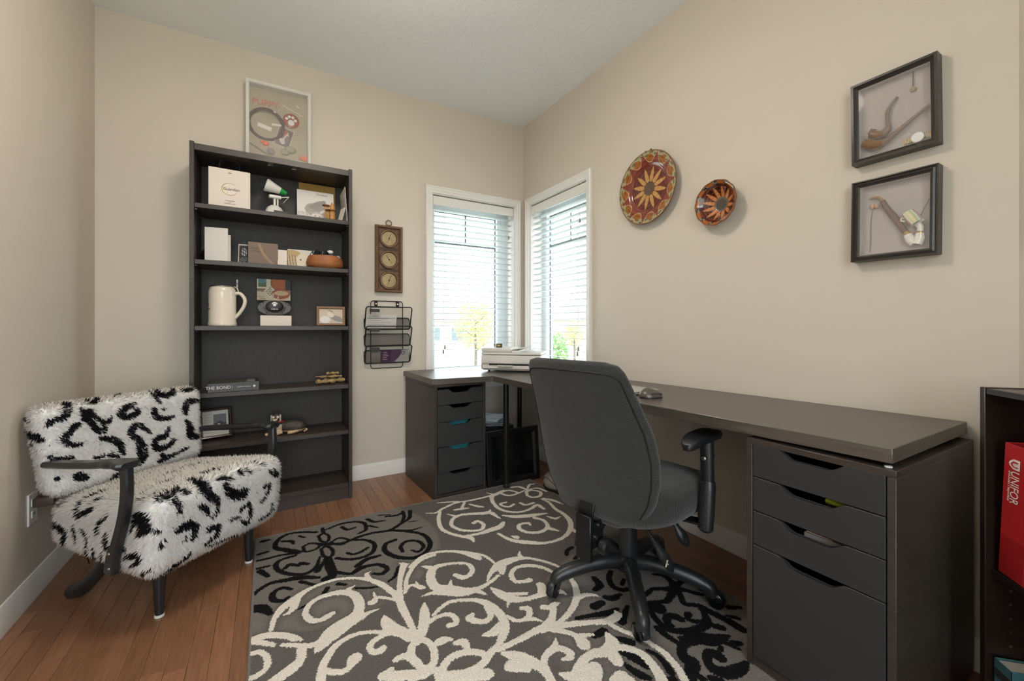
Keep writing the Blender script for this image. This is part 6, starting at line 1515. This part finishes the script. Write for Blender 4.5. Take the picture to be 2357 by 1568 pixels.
KW_ = [0.1, 0.148, 0.195, 0.228, 0.246, 0.252, 0.246, 0.230, 0.215, 0.204, 0.188, 0.15]
KB = [-0.225, -0.235, -0.245, -0.258, -0.27, -0.285, -0.31, -0.343, -0.378, -0.395, -0.398, -0.392]
KT = [0.03, 0.055, 0.075, 0.085, 0.09, 0.09, 0.085, 0.08, 0.075, 0.068, 0.055, 0.03]
NE = 2.7
def bfun(z): return [float(np.interp(z, KZ, k)) for k in (KW_, KB, KT)]
zs_ = list(np.interp(np.linspace(0, 1, 46), np.linspace(0, 1, len(KZ)), KZ))
def se(c): return math.copysign(abs(c) ** (2 / NE), c)
def back_p(i, j):
    z = zs_[j]; w_, b_, t_ = bfun(z); a = 2 * PI * i / 64
    x_ = w_ * se(math.cos(a)); y_ = b_ + t_ / 2 + t_ / 2 * se(math.sin(a))
    return (x_, y_ + 0.3 * x_ * x_ + 0.012 * x_, z)
mb = MB(); V = mb.grid(back_p, 64, len(zs_), True)
mb.bm.faces.new([V[i][0] for i in range(64)][::-1]); mb.bm.faces.new([V[i][-1] for i in range(64)])
br = mb.build('backrest', mf, oc, True, 60)
def rear(x_, z):
    w_, b_, t_ = bfun(z); k = min(abs(x_) / w_, 0.999)
    return b_ + t_ / 2 - t_ / 2 * (1 - k ** NE) ** (1 / NE) + 0.3 * x_ * x_ + 0.012 * x_
sp = []
for z in np.linspace(0.39, 0.885, 26): x_ = -(bfun(z)[0] - 0.016 - 0.0 * z); sp.append((x_, rear(x_, z), z))
for t in np.linspace(-0.9, 0.9, 14): x_ = t * (bfun(0.9)[0] - 0.016); z = 0.905 - 0.012 * abs(t) ** 4; sp.append((x_, rear(x_, z), z))
for z in np.linspace(0.885, 0.39, 26): x_ = bfun(z)[0] - 0.016; sp.append((x_, rear(x_, z), z))
for t in np.linspace(0.75, -0.75, 10): x_ = t * 0.13; z = 0.374 + 0.014 * abs(t) ** 3; sp.append((x_, rear(x_, z), z))
MB().tube(sp, 0.0026, 6, True).build('piping', mt('black_piping', 0x141515, 0.6), br)
SEC = [(0.6, 0.352), (0.86, 0.357), (0.95, 0.37), (0.99, 0.398), (1.0, 0.43), (0.985, 0.46), (0.93, 0.48), (0.8, 0.486), (0.5, 0.481), (0.04, 0.478)]
def seat_p(i, j):
    k, z = SEC[j]; a = 2 * PI * i / 64; c, s_ = math.cos(a), math.sin(a)
    x_ = 0.262 * k * math.copysign(abs(c) ** (2 / 3.8), c); y_ = 0.022 + 0.28 * k * math.copysign(abs(s_) ** (2 / 3.8), s_)
    if y_ < 0: x_ *= 1 - 0.16 * (y_ / 0.25) ** 2
    return (x_, y_, z - (0.022 * (y_ / 0.26) ** 3 if y_ > 0 else 0) + 0.03 * (x_ / 0.26) ** 2 * (k > 0.9) * 0)
mb = MB(); V = mb.grid(seat_p, 64, len(SEC), True)
mb.bm.faces.new([V[i][0] for i in range(64)][::-1]); mb.bm.faces.new([V[i][-1] for i in range(64)])
mb.build('seat', mf, oc, True, 60)
mpl = mt('satin_black_plastic', 0x202123, 0.36, bump=(300, 0.04, G))
# column and mechanism
MB().lathe([(0.036, 0.135), (0.036, 0.215), (0.034, 0.3), (0.03, 0.32)], 28).build('gas_column', mpl, oc)
MB().box(-0.075, 0.075, -0.13, 0.11, 0.318, 0.3515, 0.004).build('mechanism', 'blkm', oc)
jb = MB().bar(catmull([(0.0, -0.1, 0.335), (0.0, -0.2, 0.33), (0.0, -0.262, 0.345), (0.0, -0.272, 0.39), (0.0, -0.262, 0.42)], 4), 0.062, 0.008, None, (0, -1, 0.2)).build('back_bar', 'blkm', oc)
MB().box(-0.03, 0.036, -0.295, -0.279, 0.225, 0.385, 0.003, T(0, 0, 0)).box(-0.03, -0.024, -0.29, -0.22, 0.27, 0.36).box(0.03, 0.036, -0.29, -0.22, 0.27, 0.36).build('height_bracket', 'blkm', oc)
for xx, zz_ in ((-0.012, 0.325), (0.018, 0.325), (0.006, 0.255)): MB().cyl((xx, -0.2965, zz_), (xx, -0.295, zz_), 0.004, 10).build('bracket_hole', 'black', oc)
for yy, zz_ in ((-0.245, 0.345), (-0.265, 0.31), (-0.225, 0.335)): MB().cyl((0.036, yy, zz_), (0.042, yy, zz_), 0.007, 12).build('bolt', 'chrome', oc)
MB().lathe([(0.006, 0), (0.02, 0.004), (0.027, 0.01), (0.028, 0.03), (0.02, 0.036)], 10, T(0.036, -0.24, 0.275, ry=R(90))).build('adjusting_knob', 'blk', oc)
def lever(p, q, up_, bellows):
    p, q = Vector(p), Vector(q); d = (q - p)
    if bellows:
        mb = MB(); n = 22
        mb.tube([p + d * (i / n * 0.45) for i in range(n + 1)], [0.0055 if i % 2 else 0.0085 for i in range(n + 1)], 10); mb.build('lever_gaiter', 'blk', oc)
    else: MB().tube([p, p + d * 0.4], 0.006, 8).build('lever_rod', 'blk', oc)
    h = [p + d * t for t in (0.4, 0.52, 0.64, 0.8, 0.93, 1.0)]
    o_ = MB().tube(h, [0.011, 0.012, 0.019, 0.021, 0.015, 0.005], 14, sq=(1.0, 0.55), up=up_).build('lever_paddle', mpl, oc)
    return o_
lever((0.12, -0.1, 0.34), (0.2, -0.022, 0.162), (0.5, -0.5, 0.3), True)
lever((0.13, 0.06, 0.345), (0.2, 0.1, 0.212), (0.5, -0.5, 0.3), False)
for (x_, y_, z_) in ((0.2, -0.062, 0.213), (0.205, 0.078, 0.252)): MB().box(-0.0025, 0.0025, -0.0015, 0.0015, -0.012, 0.012, 0, T(x_ + 0.004, y_ - 0.014, z_, rx=R(-30))).box(-0.0025, 0.007, -0.0015, 0.0015, -0.002, 0.002, 0, T(x_ + 0.004, y_ - 0.014, z_, rx=R(-30))).build('lever_mark', 'chrome', oc)
# arms
for sx in (-1, 1):
    a_ = MB().rbox(0.043, 0.128, 0.0155, 0.0135, 10, (0, 0, 0), lambda p: (p.x * (1 - 0.62 * abs(p.y / 0.128) ** 4 - 0.12 * max(0, -p.y / 0.128)), p.y, p.z - 0.02 * max(0, -p.y / 0.128) ** 3 - 0.012 * max(0, p.y / 0.128) ** 3), T(sx * 0.268, 0.062, 0.652)).build('arm_pad', mpl, oc)
    MB().tube([(sx * 0.292, 0.052, 0.47), (sx * 0.288, 0.055, 0.64)], 0.0185, 14, sq=(1.0, 1.25)).build('arm_slider', mpl, oc)
    MB().tube(catmull([(sx * 0.293, 0.03, 0.325), (sx * 0.294, 0.032, 0.36), (sx * 0.294, 0.042, 0.44), (sx * 0.293, 0.05, 0.5)], 3), [0.014] + [0.022] * 3 + [0.0235] * 5 + [0.021], 16, sq=(1.0, 1.2)).build('arm_sleeve', mpl, oc)
    for yy in (0.021, 0.088): MB().sphere((sx * 0.293, yy, 0.585), (0.01, 0.007, 0.01), 12, 8).build('arm_button', 'steel', oc)
    MB().bar([(sx * 0.06, 0.03, 0.344), (sx * 0.2, 0.032, 0.344), (sx * 0.287, 0.034, 0.352)], 0.05, 0.008).build('arm_bracket', 'blkm', oc)
# five-star base
MB().lathe([(0.03, 0.075), (0.046, 0.085), (0.05, 0.12), (0.044, 0.14), (0.037, 0.145)], 32).build('hub', mpl, oc)
a0 = R(139)
for k in range(5):
    a = a0 + k * 2 * PI / 5; c, s_ = math.sin(a), math.cos(a)
    pth = catmull([(0.03 * c, 0.03 * s_, 0.115), (0.1 * c, 0.1 * s_, 0.122), (0.19 * c, 0.19 * s_, 0.112), (0.262 * c, 0.262 * s_, 0.096), (0.298 * c, 0.298 * s_, 0.08), (0.305 * c, 0.305 * s_, 0.055)], 4)
    lg_ = MB().tube(pth, [0.029] * 6 + [0.027] * 7 + [0.0245] * 5 + [0.023] * 3, 14).build('base_leg', mpl, oc)
    yw = a + R((20, 75, 140, 250, 310)[k]); cx_, cy_ = 0.308 * c + 0.012 * math.cos(yw), 0.308 * s_ + 0.012 * math.sin(yw)
    mw_ = T(cx_, cy_, RZ + 0.027, rz=yw)
    mb = MB()
    for q in (-0.017, 0.0085): mb.lathe([(0.024, 0), (0.027, 0.002), (0.027, 0.0075), (0.024, 0.0095)], 24, mw_ @ T(0, q, 0, rx=R(-90)))
    mb.build('castor_wheel', 'blkg', lg_)
    mb = MB(); mb.tube([(0.031 * math.cos(t), 0, 0.031 * math.sin(t)) for t in np.linspace(R(-10), R(190), 14)], 0.004, 8, sq=(3.6, 0.7), up=(1, 0, 0), m=mw_)
    mb.cyl((0.308 * c, 0.308 * s_, 0.055), (0.308 * c, 0.308 * s_, 0.046), 0.008, 10).build('castor_hood', mpl, lg_)
